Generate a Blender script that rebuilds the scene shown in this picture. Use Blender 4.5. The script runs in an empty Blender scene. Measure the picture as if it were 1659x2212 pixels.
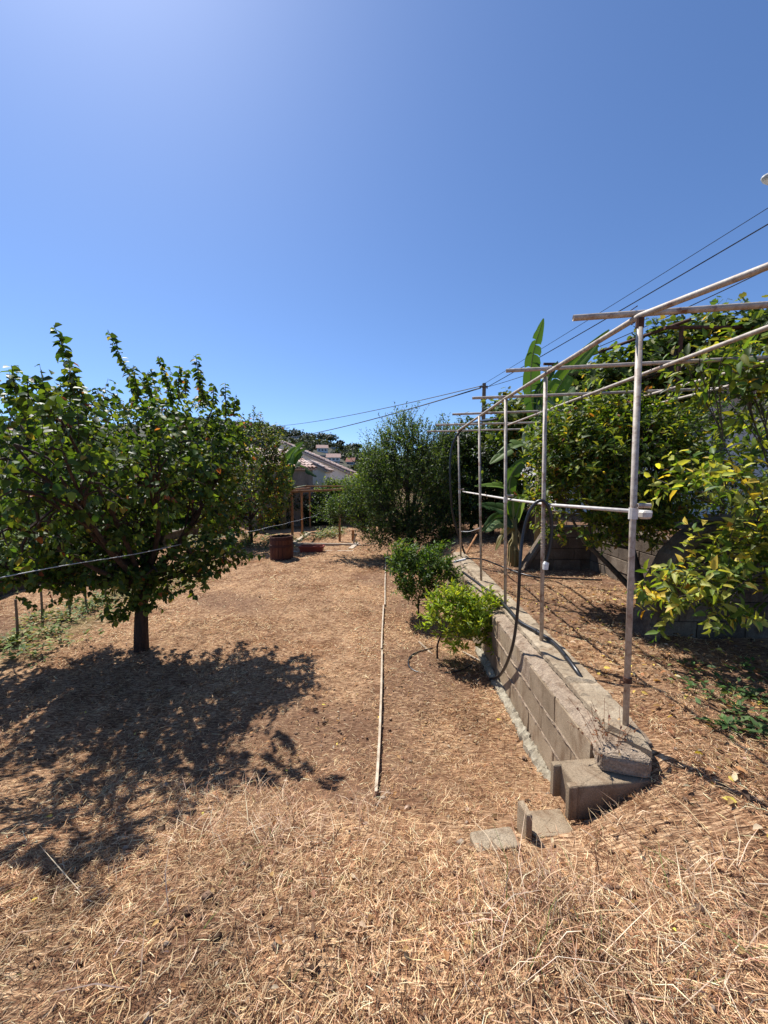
import bpy, math, random
import numpy as np
from mathutils import Vector, Matrix

R = math.radians
rng = np.random.default_rng(11)
random.seed(11)
sc = bpy.context.scene
col = sc.collection

# ------------------------------------------------------------------ camera
EYE = 2.3
PITCH, YAW = R(4.87), R(0.55)
FPX, CX, CY = 833.0, 829.5, 1106.0          # focal length and centre, in a 1659 x 2212 frame
cam_d = bpy.data.cameras.new('camera')
cam = bpy.data.objects.new('camera', cam_d)
col.objects.link(cam)
cam.location = (0, 0, EYE)
cam.rotation_euler = (R(90) - PITCH, 0, YAW)
cam_d.sensor_fit = 'VERTICAL'
cam_d.sensor_height = 36.0
cam_d.lens = 36.0 * FPX / 2212.0
cam_d.clip_start = 0.05
cam_d.clip_end = 6000
sc.camera = cam

# ------------------------------------------------------------------ sky, sun, exposure
SUN_EL, SUN_AZ = R(58), R(-41)               # azimuth measured from +Y towards +X
world = bpy.data.worlds.new('World')
sc.world = world
world.use_nodes = True
wn = world.node_tree.nodes
wl = world.node_tree.links
wn.clear()
sky = wn.new('ShaderNodeTexSky')
sky.sky_type = 'NISHITA'
sky.sun_disc = False
sky.sun_elevation = SUN_EL
sky.sun_rotation = SUN_AZ
sky.altitude = 50
sky.air_density = 0.8
sky.dust_density = 0.5
sky.ozone_density = 10.0
bg = wn.new('ShaderNodeBackground')
bg.inputs['Strength'].default_value = 0.109
wo = wn.new('ShaderNodeOutputWorld')
wl.new(sky.outputs[0], bg.inputs[0])
wl.new(bg.outputs[0], wo.inputs[0])

sun_d = bpy.data.lights.new('sun', 'SUN')
sun_d.energy = 5.0
sun_d.angle = R(0.53)
sun_d.color = (1.0, 0.96, 0.9)
sun = bpy.data.objects.new('sun', sun_d)
col.objects.link(sun)
to_sun = Vector((math.sin(SUN_AZ) * math.cos(SUN_EL), math.cos(SUN_AZ) * math.cos(SUN_EL), math.sin(SUN_EL)))
sun.rotation_euler = to_sun.to_track_quat('Z', 'Y').to_euler()
sun.location = (0, 0, 40)

sc.view_settings.view_transform = 'Standard'
sc.view_settings.look = 'None'
sc.view_settings.exposure = 0.65
sc.view_settings.gamma = 1.0
sc.view_settings.use_curve_mapping = False
sc.cycles.max_bounces = 6
sc.cycles.transparent_max_bounces = 4
sc.cycles.use_denoising = True

# ------------------------------------------------------------------ layout helpers
_cm = cam.rotation_euler.to_matrix()
def ray(px, py):
    return _cm @ Vector(((px - CX) / FPX, -(py - CY) / FPX, -1.0))
def P(px, py, Y):
    d = ray(px, py)
    return Vector((0, 0, EYE)) + d * (Y / d.y)
def G(px, py, z=0.0):
    d = ray(px, py)
    return Vector((0, 0, EYE)) + d * ((z - EYE) / d.z)

def sstep(a, b, v):
    t = np.clip((np.asarray(v, float) - a) / (b - a), 0, 1)
    return t * t * (3 - 2 * t)

_ph = rng.uniform(0, 6.28, (40,))
_dr = rng.uniform(0, 6.28, (40,))
def wob(x, y, k, i):
    """smooth pseudo noise, about -1..1"""
    s = 0
    for j in range(4):
        a = _dr[(i * 4 + j) % 40]
        s = s + np.sin(k * (1 + .37 * j) * (x * np.cos(a) + y * np.sin(a)) + _ph[(i * 4 + j) % 40])
    return s / 2.6

def ground_z(x, y):
    x = np.asarray(x, float); y = np.asarray(y, float)
    low = .65 - .62 * sstep(1.15, 3.1, y)
    low = low + .03 * wob(x, y, .9, 0)
    up = .63 + .09 * sstep(1.3, 2.2, y) + .02 * wob(x, y, 1.3, 1)
    hw = np.where(y > 2.2, .05, .05 + .42 * np.clip((2.2 - y) / .35, 0, 1))
    hw = np.where(y > 7.9, .05 + .5 * np.clip((y - 7.9) / 1.5, 0, 1), hw)
    t = sstep(-1, 1, (x - 1.39) / hw)
    z = low * (1 - t) + up * t
    z = z + .07 * np.exp(-((x - 1.25) / .28) ** 2 - ((y - 1.90) / .16) ** 2)
    z = z + (.43 - z) * sstep(-7.5, -7.62, x)                  # field behind the low left wall
    t2 = sstep(3.66, 3.74, x) * sstep(3.8, 3.9, y)             # house terrace on the right
    z = z + (1.42 - z) * t2
    z = z + (.012 * wob(x, y, 6, 2) + .008 * wob(x, y, 15, 3) + .004 * wob(x, y, 34, 4)) * (np.abs(x) < 13) * (y < 20)
    return z
def gz(x, y):
    return float(ground_z(x, y))

# ------------------------------------------------------------------ materials
def new_mat(name):
    m = bpy.data.materials.new(name)
    m.use_nodes = True
    n = m.node_tree.nodes
    n.clear()
    out = n.new('ShaderNodeOutputMaterial')
    b = n.new('ShaderNodeBsdfPrincipled')
    m.node_tree.links.new(b.outputs[0], out.inputs[0])
    return m, n, m.node_tree.links, b, out

def ramp(n, stops):
    r = n.new('ShaderNodeValToRGB')
    e = r.color_ramp.elements
    while len(e) < len(stops):
        e.new(.5)
    for el, (p, c) in zip(e, stops):
        el.position = p
        el.color = (*c, 1)
    return r

def noise(n, l, vec, scale, detail=6, rough=.6, dist=0):
    t = n.new('ShaderNodeTexNoise')
    t.inputs['Scale'].default_value = scale
    t.inputs['Detail'].default_value = detail
    t.inputs['Roughness'].default_value = rough
    t.inputs['Distortion'].default_value = dist
    if vec is not None:
        l.new(vec, t.inputs['Vector'])
    return t

def mix(n, l, fac, a, b, mode='MIX'):
    m = n.new('ShaderNodeMix')
    m.data_type = 'RGBA'
    m.blend_type = mode
    for sock, v in ((m.inputs['Factor'], fac), (m.inputs[6], a), (m.inputs[7], b)):
        if isinstance(v, (int, float)):
            sock.default_value = v
        elif isinstance(v, tuple):
            sock.default_value = (*v, 1)
        else:
            l.new(v, sock)
    return m.outputs[2]

def bump(n, l, b, h, strength=.5, dist=.01):
    k = n.new('ShaderNodeBump')
    k.inputs['Strength'].default_value = strength
    k.inputs['Distance'].default_value = dist
    l.new(h, k.inputs['Height'])
    l.new(k.outputs[0], b.inputs['Normal'])

def coords(n, which='Object'):
    return n.new('ShaderNodeTexCoord').outputs[which]

def geo_pos(n):
    return n.new('ShaderNodeNewGeometry').outputs['Position']

def simple_mat(name, stops, scale=8, rough=.8, bstr=.4, bdist=.005, metallic=0, fine=60, fine_amt=.25, spec=.3, stretch=None):
    """noise-ramped colour with a fine grain and a bump, in world space"""
    m, n, l, b, o = new_mat(name)
    v = geo_pos(n)
    if stretch:
        mp = n.new('ShaderNodeMapping')
        mp.inputs['Scale'].default_value = stretch
        l.new(v, mp.inputs['Vector'])
        v = mp.outputs[0]
    t = noise(n, l, v, scale)
    r = ramp(n, stops)
    l.new(t.outputs[0], r.inputs[0])
    f = noise(n, l, v, fine, 4, .7)
    fr = ramp(n, [(.3, (1 - fine_amt,) * 3), (.7, (1 + fine_amt * .4,) * 3)])
    l.new(f.outputs[0], fr.inputs[0])
    c = mix(n, l, 1.0, r.outputs[0], fr.outputs[0], 'MULTIPLY')
    l.new(c, b.inputs['Base Color'])
    b.inputs['Roughness'].default_value = rough
    b.inputs['Metallic'].default_value = metallic
    b.inputs['Specular IOR Level'].default_value = spec
    bump(n, l, b, f.outputs[0], bstr, bdist)
    return m

def leaf_mat(name, transl=.35, rough=.42, spec=.5, tint=(1.5, 1.35, .5)):
    m, n, l, b, o = new_mat(name)
    at = n.new('ShaderNodeAttribute')
    at.attribute_name = 'Col'
    l.new(at.outputs['Color'], b.inputs['Base Color'])
    b.inputs['Roughness'].default_value = rough
    b.inputs['Specular IOR Level'].default_value = spec
    tr = n.new('ShaderNodeBsdfTranslucent')
    l.new(mix(n, l, 1.0, at.outputs['Color'], tint, 'MULTIPLY'), tr.inputs[0])
    ms = n.new('ShaderNodeMixShader')
    ms.inputs[0].default_value = transl
    l.new(b.outputs[0], ms.inputs[1])
    l.new(tr.outputs[0], ms.inputs[2])
    l.new(ms.outputs[0], o.inputs[0])
    return m

M = {}
M['leaf'] = leaf_mat('leaf_green', .42, .5, .28, (1.9, 1.75, .55))
M['leaf_dull'] = leaf_mat('leaf_dull', .3, .6, .25)
M['banana'] = leaf_mat('banana_leaf', .42, .5, .25, (1.5, 1.5, .45))
M['straw'] = leaf_mat('dry_straw', .2, .75, .15, (1.1, 1.0, .8))
M['bark'] = simple_mat('bark_brown', [(.3, (.035, .022, .016)), (.7, (.11, .07, .05))], 14, .9, .9, .02, fine=90, stretch=(1, 1, .25))
M['bark_grey'] = simple_mat('bark_grey', [(.3, (.05, .04, .033)), (.7, (.14, .115, .09))], 14, .9, .8, .015, fine=80, stretch=(1, 1, .3))
M['concrete'] = simple_mat('weathered_concrete', [(.25, (.17, .14, .11)), (.5, (.29, .245, .2)), (.75, (.4, .345, .28))], 5, .92, .8, .006, fine=120, fine_amt=.4)
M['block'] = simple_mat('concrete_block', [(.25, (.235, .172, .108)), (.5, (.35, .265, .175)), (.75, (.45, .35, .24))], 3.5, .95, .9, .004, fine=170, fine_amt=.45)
M['mortar'] = simple_mat('rough_mortar', [(.3, (.28, .205, .145)), (.7, (.46, .36, .26))], 18, .95, 1.0, .012, fine=90, fine_amt=.5)
M['coping'] = simple_mat('coping_concrete', [(.25, (.26, .195, .128)), (.5, (.4, .315, .215)), (.75, (.52, .425, .305))], 4, .95, 1.0, .008, fine=110, fine_amt=.45)
M['footing'] = simple_mat('pale_footing', [(.3, (.22, .18, .125)), (.7, (.43, .385, .29))], 14, .95, .9, .01, fine=60, fine_amt=.35)
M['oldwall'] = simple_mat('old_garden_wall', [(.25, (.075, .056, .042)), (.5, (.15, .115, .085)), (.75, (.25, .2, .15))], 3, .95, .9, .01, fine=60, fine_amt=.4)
M['black_hose'] = simple_mat('black_hose', [(.3, (.012, .012, .014)), (.7, (.022, .022, .025))], 20, .35, .1, .001, fine_amt=.1, spec=.5)
M['white_plastic'] = simple_mat('white_plastic', [(.3, (.62, .62, .6)), (.7, (.78, .78, .76))], 30, .45, .1, .001, fine_amt=.1)
M['wood'] = simple_mat('orange_wood', [(.25, (.2, .085, .035)), (.5, (.36, .17, .07)), (.75, (.46, .25, .11))], 7, .75, .5, .004, fine=50, stretch=(1.2, 1.2, .5))
M['wood_pale'] = simple_mat('pale_grey_wood', [(.25, (.3, .23, .16)), (.5, (.47, .38, .28)), (.75, (.6, .51, .4))], 9, .85, .5, .003, fine=70)
M['wood_grey'] = simple_mat('grey_stake_wood', [(.25, (.12, .085, .06)), (.75, (.28, .21, .15))], 12, .9, .5, .004, fine=70, stretch=(1, 1, .3))
M['barrel_wood'] = simple_mat('barrel_wood', [(.25, (.04, .013, .009)), (.5, (.09, .028, .014)), (.75, (.17, .065, .03))], 9, .7, .6, .005, fine=50, stretch=(1.4, 1.4, .25))
M['barrel_hoop'] = simple_mat('barrel_hoop', [(.3, (.04, .014, .012)), (.7, (.085, .032, .024))], 12, .65, .3, .002, metallic=.3)
M['dark_inside'] = simple_mat('barrel_inside', [(.3, (.012, .009, .008)), (.7, (.025, .018, .014))], 8, .9)
M['terracotta'] = simple_mat('red_plastic_trough', [(.3, (.26, .05, .03)), (.7, (.34, .075, .045))], 8, .55, .1, .001, fine_amt=.15)
M['tile'] = None
M['stucco'] = simple_mat('white_stucco', [(.3, (.76, .67, .6)), (.7, (.86, .77, .7))], 3, .9, .3, .004, fine=60, fine_amt=.12)
M['stucco_grey'] = simple_mat('grey_stained_stucco', [(.25, (.14, .13, .11)), (.5, (.26, .24, .21)), (.75, (.38, .35, .3))], 2.2, .95, .5, .006, fine=30, fine_amt=.35, stretch=(1, 1, .45))
M['stucco_white'] = simple_mat('house_white', [(.3, (.68, .67, .65)), (.7, (.8, .79, .77))], 2, .85, .3, .003, fine=40, fine_amt=.12)
M['tile_bed'] = simple_mat('tile_bed', [(.3, (.5, .38, .32)), (.7, (.66, .53, .46))], 6, .9)
M['fascia'] = simple_mat('red_brown_fascia', [(.3, (.2, .07, .045)), (.7, (.34, .15, .1))], 6, .8)
M['rust_iron'] = simple_mat('rusty_iron', [(.3, (.05, .022, .014)), (.7, (.13, .06, .035))], 14, .85, .4, .002)
M['wire'] = simple_mat('galvanised_wire', [(.3, (.5, .52, .52)), (.7, (.62, .64, .64))], 20, .5, .1, .001, metallic=.2)
M['cable'] = simple_mat('dark_cable', [(.3, (.015, .016, .022)), (.7, (.03, .03, .04))], 5, .6)
M['pole_wood'] = simple_mat('utility_pole', [(.3, (.09, .07, .055)), (.7, (.16, .13, .1))], 3, .85)
M['glass_dark'] = simple_mat('dark_window', [(.3, (.03, .035, .045)), (.7, (.06, .065, .08))], 1, .25, fine_amt=.1, spec=.5)
M['lamp_grey'] = simple_mat('lamp_housing', [(.3, (.34, .33, .31)), (.7, (.55, .54, .5))], 9, .6)

def tint_pieces(m, amt=.22):
    n, l = m.node_tree.nodes, m.node_tree.links
    b = next(q for q in n if q.type == 'BSDF_PRINCIPLED')
    src = b.inputs['Base Color'].links[0].from_socket
    oi = n.new('ShaderNodeObjectInfo')
    r = ramp(n, [(0, (1 - amt, 1 - amt * 1.05, 1 - amt * 1.1)), (1, (1 + amt * .5, 1 + amt * .5, 1 + amt * .45))])
    l.new(oi.outputs['Random'], r.inputs[0])
    c1 = mix(n, l, 1.0, src, r.outputs[0], 'MULTIPLY')
    d = ramp(n, [(.5, (1, 1, 1)), (.68, (.55, .46, .4))])
    mp = n.new('ShaderNodeMapping'); mp.inputs['Scale'].default_value = (3, 3, 1.1)
    l.new(geo_pos(n), mp.inputs['Vector'])
    l.new(noise(n, l, mp.outputs[0], 2.2, 8, .7, .5).outputs[0], d.inputs[0])
    l.new(mix(n, l, 1.0, c1, d.outputs[0], 'MULTIPLY'), b.inputs['Base Color'])
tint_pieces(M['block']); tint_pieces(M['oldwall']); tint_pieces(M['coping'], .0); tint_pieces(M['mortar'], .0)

# galvanised pipe with old paint and rust
m, n, l, b, o = new_mat('worn_pipe')
v = geo_pos(n)
r1 = ramp(n, [(.3, (.24, .19, .145)), (.5, (.4, .335, .27)), (.7, (.56, .5, .42))])
l.new(noise(n, l, v, 22, 8, .75).outputs[0], r1.inputs[0])
r2 = ramp(n, [(.54, (0, 0, 0)), (.68, (1, 1, 1))])
l.new(noise(n, l, v, 9, 6, .7).outputs[0], r2.inputs[0])
l.new(mix(n, l, r2.outputs[0], r1.outputs[0], (.15, .062, .035)), b.inputs['Base Color'])
b.inputs['Roughness'].default_value = .6
b.inputs['Metallic'].default_value = .05
bump(n, l, b, noise(n, l, v, 120, 3).outputs[0], .3, .001)
M['pipe'] = m
m, n, l, b, o = new_mat('pale_painted_pipe')
v = geo_pos(n)
r1 = ramp(n, [(.3, (.4, .36, .31)), (.5, (.58, .54, .49)), (.7, (.7, .67, .62))])
l.new(noise(n, l, v, 18, 8, .75).outputs[0], r1.inputs[0])
l.new(r1.outputs[0], b.inputs['Base Color'])
b.inputs['Roughness'].default_value = .6
M['pipe_pale'] = m

# roof tiles, one tone per tile
m, n, l, b, o = new_mat('roof_tile')
oi = n.new('ShaderNodeObjectInfo')
r1 = ramp(n, [(0, (.42, .26, .2)), (.5, (.56, .4, .33)), (1, (.7, .57, .49))])
l.new(oi.outputs['Random'], r1.inputs[0])
r2 = ramp(n, [(.3, (.65, .65, .65)), (.7, (1.05, 1.05, 1.05))])
l.new(noise(n, l, geo_pos(n), 9).outputs[0], r2.inputs[0])
l.new(mix(n, l, 1.0, r1.outputs[0], r2.outputs[0], 'MULTIPLY'), b.inputs['Base Color'])
b.inputs['Roughness'].default_value = .85
M['tile'] = m

# dry ground: red-brown soil under flattened straw
m, n, l, b, o = new_mat('dry_garden_ground')
v = geo_pos(n)
def streak(rot, sx, sy):
    mp = n.new('ShaderNodeMapping')
    mp.inputs['Rotation'].default_value = (0, 0, rot)
    mp.inputs['Scale'].default_value = (sx, sy, 1)
    l.new(v, mp.inputs['Vector'])
    return noise(n, l, mp.outputs[0], 1, 3, .6, .6).outputs[0]
sA, sB, sC = streak(.5, 14, 110), streak(1.7, 16, 120), streak(2.7, 12, 100)
def mx(a, b_):
    k = n.new('ShaderNodeMath'); k.operation = 'MAXIMUM'
    l.new(a, k.inputs[0]); l.new(b_, k.inputs[1]); return k.outputs[0]
st = mx(mx(sA, sB), sC)
r1 = ramp(n, [(.46, (.08, .039, .022)), (.565, (.33, .195, .11)), (.7, (.74, .55, .345))])
l.new(st, r1.inputs[0])
big = noise(n, l, v, .9, 5, .6)
r2 = ramp(n, [(.33, (.62, .5, .43)), (.5, (.95, .92, .9)), (.68, (1.15, 1.1, 1.03))])
l.new(big.outputs[0], r2.inputs[0])
r3 = ramp(n, [(.36, (.68, .62, .58)), (.52, (1, 1, 1)), (.66, (1.14, 1.12, 1.08))])
l.new(noise(n, l, v, 4.5, 6, .65, .4).outputs[0], r3.inputs[0])
dryc = mix(n, l, 1.0, mix(n, l, 1.0, r1.outputs[0], r2.outputs[0], 'MULTIPLY'), r3.outputs[0], 'MULTIPLY')
at = n.new('ShaderNodeAttribute'); at.attribute_name = 'Col'
sep = n.new('ShaderNodeSeparateColor')
l.new(at.outputs['Color'], sep.inputs[0])
gr = ramp(n, [(.35, (.035, .055, .016)), (.65, (.11, .14, .045))])
l.new(noise(n, l, v, 25, 6, .7).outputs[0], gr.inputs[0])
c = mix(n, l, sep.outputs[0], dryc, gr.outputs[0])
so = ramp(n, [(.3, (.055, .03, .02)), (.5, (.14, .078, .05)), (.72, (.27, .165, .11))])
l.new(noise(n, l, v, 30, 6, .7).outputs[0], so.inputs[0])
c = mix(n, l, sep.outputs[1], c, so.outputs[0])
l.new(c, b.inputs['Base Color'])
b.inputs['Roughness'].default_value = .95
b.inputs['Specular IOR Level'].default_value = .1
bump(n, l, b, st, 1.0, .02)
M['ground'] = m

M['hill'] = simple_mat('wooded_hillside', [(.3, (.03, .035, .022)), (.7, (.08, .075, .05))], .05, .95, fine=.4, fine_amt=.4)

# ------------------------------------------------------------------ object helpers
def link(o, parent=None):
    col.objects.link(o)
    if parent is not None:
        o.parent = parent
    return o
def tag(o, label=None, cat=None, group=None, kind=None):
    if label: o['label'] = label
    if cat: o['category'] = cat
    if group: o['group'] = group
    if kind: o['kind'] = kind
    return o
def empty(name, loc, label=None, cat=None, group=None, rz=0):
    o = bpy.data.objects.new(name, None)
    o.empty_display_size = .1
    o.location = loc
    o.rotation_euler = (0, 0, rz)
    link(o)
    return tag(o, label, cat, group)

class MB:
    """collects shapes in world coordinates; build() links them as one mesh, origin at the parent"""
    def __init__(s):
        s.v, s.f, s.c = [], [], []
    def add(s, vs, fs):
        o = len(s.v)
        s.v += [tuple(q) for q in vs]
        s.f += [tuple(i + o for i in f) for f in fs]
        return s
    def box(s, c, size, rz=0, rx=0, ry=0, bev=0.0, jit=0.0):
        hx, hy, hz = (k / 2 for k in size)
        m = Matrix.Translation(Vector(c)) @ Matrix.Rotation(rz, 4, 'Z') @ Matrix.Rotation(ry, 4, 'Y') @ Matrix.Rotation(rx, 4, 'X')
        if bev <= 0:
            vs = [(x, y, z) for x in (-hx, hx) for y in (-hy, hy) for z in (-hz, hz)]
            fs = [(0, 1, 3, 2), (4, 6, 7, 5), (0, 4, 5, 1), (2, 3, 7, 6), (0, 2, 6, 4), (1, 5, 7, 3)]
        else:
            e = min(bev, hx * .9, hy * .9, hz * .9)
            vs, fs, idx = [], [], {}
            for sx in (-1, 1):
                for sy in (-1, 1):
                    for sz in (-1, 1):
                        for ax in range(3):
                            q = [sx * (hx - e), sy * (hy - e), sz * (hz - e)]
                            q[ax] = (sx * hx, sy * hy, sz * hz)[ax]
                            idx[(sx, sy, sz, ax)] = len(vs)
                            vs.append(tuple(q))
            I = lambda a, b_, c_, ax: idx[(a, b_, c_, ax)]
            for g in (-1, 1):
                fs.append((I(g, -1, -1, 0), I(g, 1, -1, 0), I(g, 1, 1, 0), I(g, -1, 1, 0)))
                fs.append((I(-1, g, -1, 1), I(1, g, -1, 1), I(1, g, 1, 1), I(-1, g, 1, 1)))
                fs.append((I(-1, -1, g, 2), I(1, -1, g, 2), I(1, 1, g, 2), I(-1, 1, g, 2)))
                for h in (-1, 1):
                    fs.append((I(-1, g, h, 1), I(1, g, h, 1), I(1, g, h, 2), I(-1, g, h, 2)))
                    fs.append((I(g, -1, h, 0), I(g, 1, h, 0), I(g, 1, h, 2), I(g, -1, h, 2)))
                    fs.append((I(g, h, -1, 0), I(g, h, 1, 0), I(g, h, 1, 1), I(g, h, -1, 1)))
                    for k in (-1, 1):
                        fs.append((I(g, h, k, 0), I(g, h, k, 1), I(g, h, k, 2)))
        if jit:
            vs = [tuple(np.array(q) + rng.normal(0, jit, 3)) for q in vs]
        return s.add([m @ Vector(q) for q in vs], fs)
    def tube(s, pts, rad, seg=8, cap=True, hollow=False):
        pts = [Vector(q) for q in pts]
        if isinstance(rad, (int, float)):
            rad = [rad] * len(pts)
        nrm = None
        vs, fs = [], []
        for i, q in enumerate(pts):
            t = (pts[min(i + 1, len(pts) - 1)] - pts[max(i - 1, 0)])
            t = t.normalized() if t.length > 1e-9 else Vector((0, 0, 1))
            if nrm is None:
                nrm = t.orthogonal().normalized()
            nrm = (nrm - t * nrm.dot(t))
            nrm = nrm.normalized() if nrm.length > 1e-6 else t.orthogonal().normalized()
            bn = t.cross(nrm)
            for k in range(seg):
                a = 2 * math.pi * k / seg
                vs.append(q + (nrm * math.cos(a) + bn * math.sin(a)) * rad[i])
        for i in range(len(pts) - 1):
            for k in range(seg):
                k2 = (k + 1) % seg
                fs.append((i * seg + k, i * seg + k2, (i + 1) * seg + k2, (i + 1) * seg + k))
        if cap and not hollow:
            fs.append(tuple(range(seg - 1, -1, -1)))
            fs.append(tuple((len(pts) - 1) * seg + k for k in range(seg)))
        s.add(vs, fs)
        if hollow:       # open pipe end: ring + inner wall
            for i, sg in ((0, 1), (len(pts) - 1, -1)):
                t = (pts[i + sg] - pts[i]).normalized()
                ring = vs[i * seg:(i + 1) * seg]
                c = pts[i]
                inn = [c + (q - c) * .78 for q in ring]
                dp = [q + t * rad[i] * 3 for q in inn]
                vv = ring + inn + dp
                ff = []
                for k in range(seg):
                    k2 = (k + 1) % seg
                    ff.append((k, k2, seg + k2, seg + k))
                    ff.append((seg + k, seg + k2, 2 * seg + k2, 2 * seg + k))
                ff.append(tuple(2 * seg + k for k in range(seg)))
                s.add(vv, ff)
        return s
    def prism(s, prof, a, b_):
        """profile of (offset, z) points swept between two functions giving world points"""
        k = len(prof)
        vs = [a(*q) for q in prof] + [b_(*q) for q in prof]
        fs = [(i, (i + 1) % k, k + (i + 1) % k, k + i) for i in range(k)]
        fs += [tuple(range(k - 1, -1, -1)), tuple(range(k, 2 * k))]
        return s.add(vs, fs)
    def lathe(s, c, prof, seg=24):
        c = Vector(c)
        vs, fs = [], []
        for r_, z in prof:
            for k in range(seg):
                a = 2 * math.pi * k / seg
                vs.append(c + Vector((r_ * math.cos(a), r_ * math.sin(a), z)))
        for i in range(len(prof) - 1):
            for k in range(seg):
                k2 = (k + 1) % seg
                fs.append((i * seg + k, i * seg + k2, (i + 1) * seg + k2, (i + 1) * seg + k))
        return s.add(vs, fs)
    def build(s, name, mat, parent=None, smooth=False, loc=None):
        org = Vector(loc) if loc is not None else Vector((0, 0, 0))
        if parent is not None:
            inv = world_of(parent).inverted()
            vs = [inv @ Vector(q) for q in s.v]
        else:
            if loc is None and s.v:
                a = np.array(s.v)
                org = Vector(((a[:, 0].min() + a[:, 0].max()) / 2, (a[:, 1].min() + a[:, 1].max()) / 2, a[:, 2].min()))
            vs = [Vector(q) - org for q in s.v]
        me = bpy.data.meshes.new(name)
        me.from_pydata(vs, [], s.f)
        me.materials.append(M[mat] if isinstance(mat, str) else mat)
        if smooth:
            me.polygons.foreach_set('use_smooth', [True] * len(me.polygons))
        me.update()
        o = bpy.data.objects.new(name, me)
        if parent is None:
            o.location = org
        return link(o, parent)

def world_of(o):
    m = Matrix.LocRotScale(o.location, o.rotation_euler, o.scale)
    return world_of(o.parent) @ m if o.parent else m

def spline(pts, n=40):
    pts = [Vector(q) for q in pts]
    q = [pts[0] * 2 - pts[1]] + pts + [pts[-1] * 2 - pts[-2]]
    out = []
    k = len(pts) - 1
    for i in range(n + 1):
        t = i / n * k
        j = min(int(t), k - 1)
        u = t - j
        a, b_, c, d = q[j], q[j + 1], q[j + 2], q[j + 3]
        out.append(.5 * ((2 * b_) + (c - a) * u + (2 * a - 5 * b_ + 4 * c - d) * u * u + (3 * b_ - a - 3 * c + d) * u ** 3))
    return out

def np_mesh(name, V, F, colr=None, mat=None):
    """V (n,3), F list of (m,k) index arrays; colr per vertex"""
    me = bpy.data.meshes.new(name)
    V = np.ascontiguousarray(V, dtype=np.float32)
    me.vertices.add(len(V))
    me.vertices.foreach_set('co', V.ravel())
    idx = np.concatenate([f.ravel() for f in F]).astype(np.int32)
    tot = np.concatenate([np.full(len(f), f.shape[1], np.int32) for f in F])
    start = np.concatenate([[0], np.cumsum(tot)[:-1]]).astype(np.int32)
    me.loops.add(len(idx))
    me.loops.foreach_set('vertex_index', idx)
    me.polygons.add(len(tot))
    me.polygons.foreach_set('loop_start', start)
    me.polygons.foreach_set('loop_total', tot)
    me.update(calc_edges=True)
    if colr is not None:
        ca = me.color_attributes.new('Col', 'FLOAT_COLOR', 'POINT')
        rgba = np.ones((len(V), 4), np.float32)
        rgba[:, :3] = colr
        ca.data.foreach_set('color', rgba.ravel())
    if mat is not None:
        me.materials.append(M[mat] if isinstance(mat, str) else mat)
    return me

# ------------------------------------------------------------------ leaves
# template: u along the leaf, v across (x width), w along the normal
def tmpl(wid, kind):
    if kind == 'ovate':     # broad, folded along the midrib, drooping tip
        v = np.array([(0, 0, 0), (.3, 0, -.02), (.68, 0, -.05), (1, 0, -.16),
                      (.26, .5, .09), (.66, .36, .04), (.26, -.5, .09), (.66, -.36, .04)])
        f = [np.array([(0, 1, 4), (0, 6, 1), (2, 3, 5), (2, 7, 3)]), np.array([(1, 2, 5, 4), (1, 6, 7, 2)])]
    elif kind == 'lance':
        v = np.array([(0, 0, 0), (.5, 0, -.03), (1, 0, -.12), (.42, .5, .08), (.42, -.5, .08)])
        f = [np.array([(0, 1, 3), (1, 2, 3), (0, 4, 1), (1, 4, 2)])]
    elif kind == 'quad':
        v = np.array([(0, 0, 0), (.45, .5, .07), (1, 0, -.05), (.45, -.5, .07)])
        f = [np.array([(0, 2, 1), (0, 3, 2)])]
    elif kind == 'lobed':
        v = np.array([(.1, 0, 0), (0, .32, .03), (.32, .55, .07), (.52, .36, .02), (.8, .42, .0), (1, 0, -.12),
                      (.8, -.42, .0), (.52, -.36, .02), (.32, -.55, .07), (0, -.32, .03), (.5, 0, -.02)])
        f = [np.array([(10, 0, 9), (10, 1, 0), (10, 2, 1), (10, 3, 2), (10, 4, 3), (10, 5, 4), (10, 6, 5), (10, 7, 6), (10, 8, 7), (10, 9, 8)])[:, ::-1]]
    v = v.astype(float).copy()
    v[:, 1] *= wid
    return v, f

class Leaves:
    def __init__(s):
        s.p, s.d, s.n, s.s, s.c = [], [], [], [], []
    def add(s, p, d, n_, size, c):
        s.p.append(np.atleast_2d(np.asarray(p, float))); s.d.append(np.atleast_2d(np.asarray(d, float))); s.n.append(np.atleast_2d(np.asarray(n_, float)))
        s.s.append(np.atleast_1d(np.asarray(size, float))); s.c.append(np.atleast_2d(np.asarray(c, float)))
    def arrays(s):
        p, d, n_, c = (np.concatenate(q) for q in (s.p, s.d, s.n, s.c))
        d = d / (np.linalg.norm(d, axis=1, keepdims=True) + 1e-9)
        n_ = n_ - d * (n_ * d).sum(1, keepdims=True)
        n_ = n_ / (np.linalg.norm(n_, axis=1, keepdims=True) + 1e-9)
        return p, d, n_, np.concatenate(s.s), c

def leaf_mesh(name, arr, wid, kind, mat):
    p, d, n_, s_, c = arr
    tv, tf = tmpl(wid, kind)
    x = np.cross(n_, d)
    k = len(tv)
    V = (p[:, None, :] + s_[:, None, None] * (tv[None, :, 0, None] * d[:, None, :] + tv[None, :, 1, None] * x[:, None, :] + tv[None, :, 2, None] * n_[:, None, :])).reshape(-1, 3)
    off = (np.arange(len(p)) * k)[:, None, None]
    F = [(off + f[None]).reshape(-1, f.shape[1]) for f in tf]
    return np_mesh(name, V, F, np.repeat(c, k, axis=0), mat)

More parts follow.
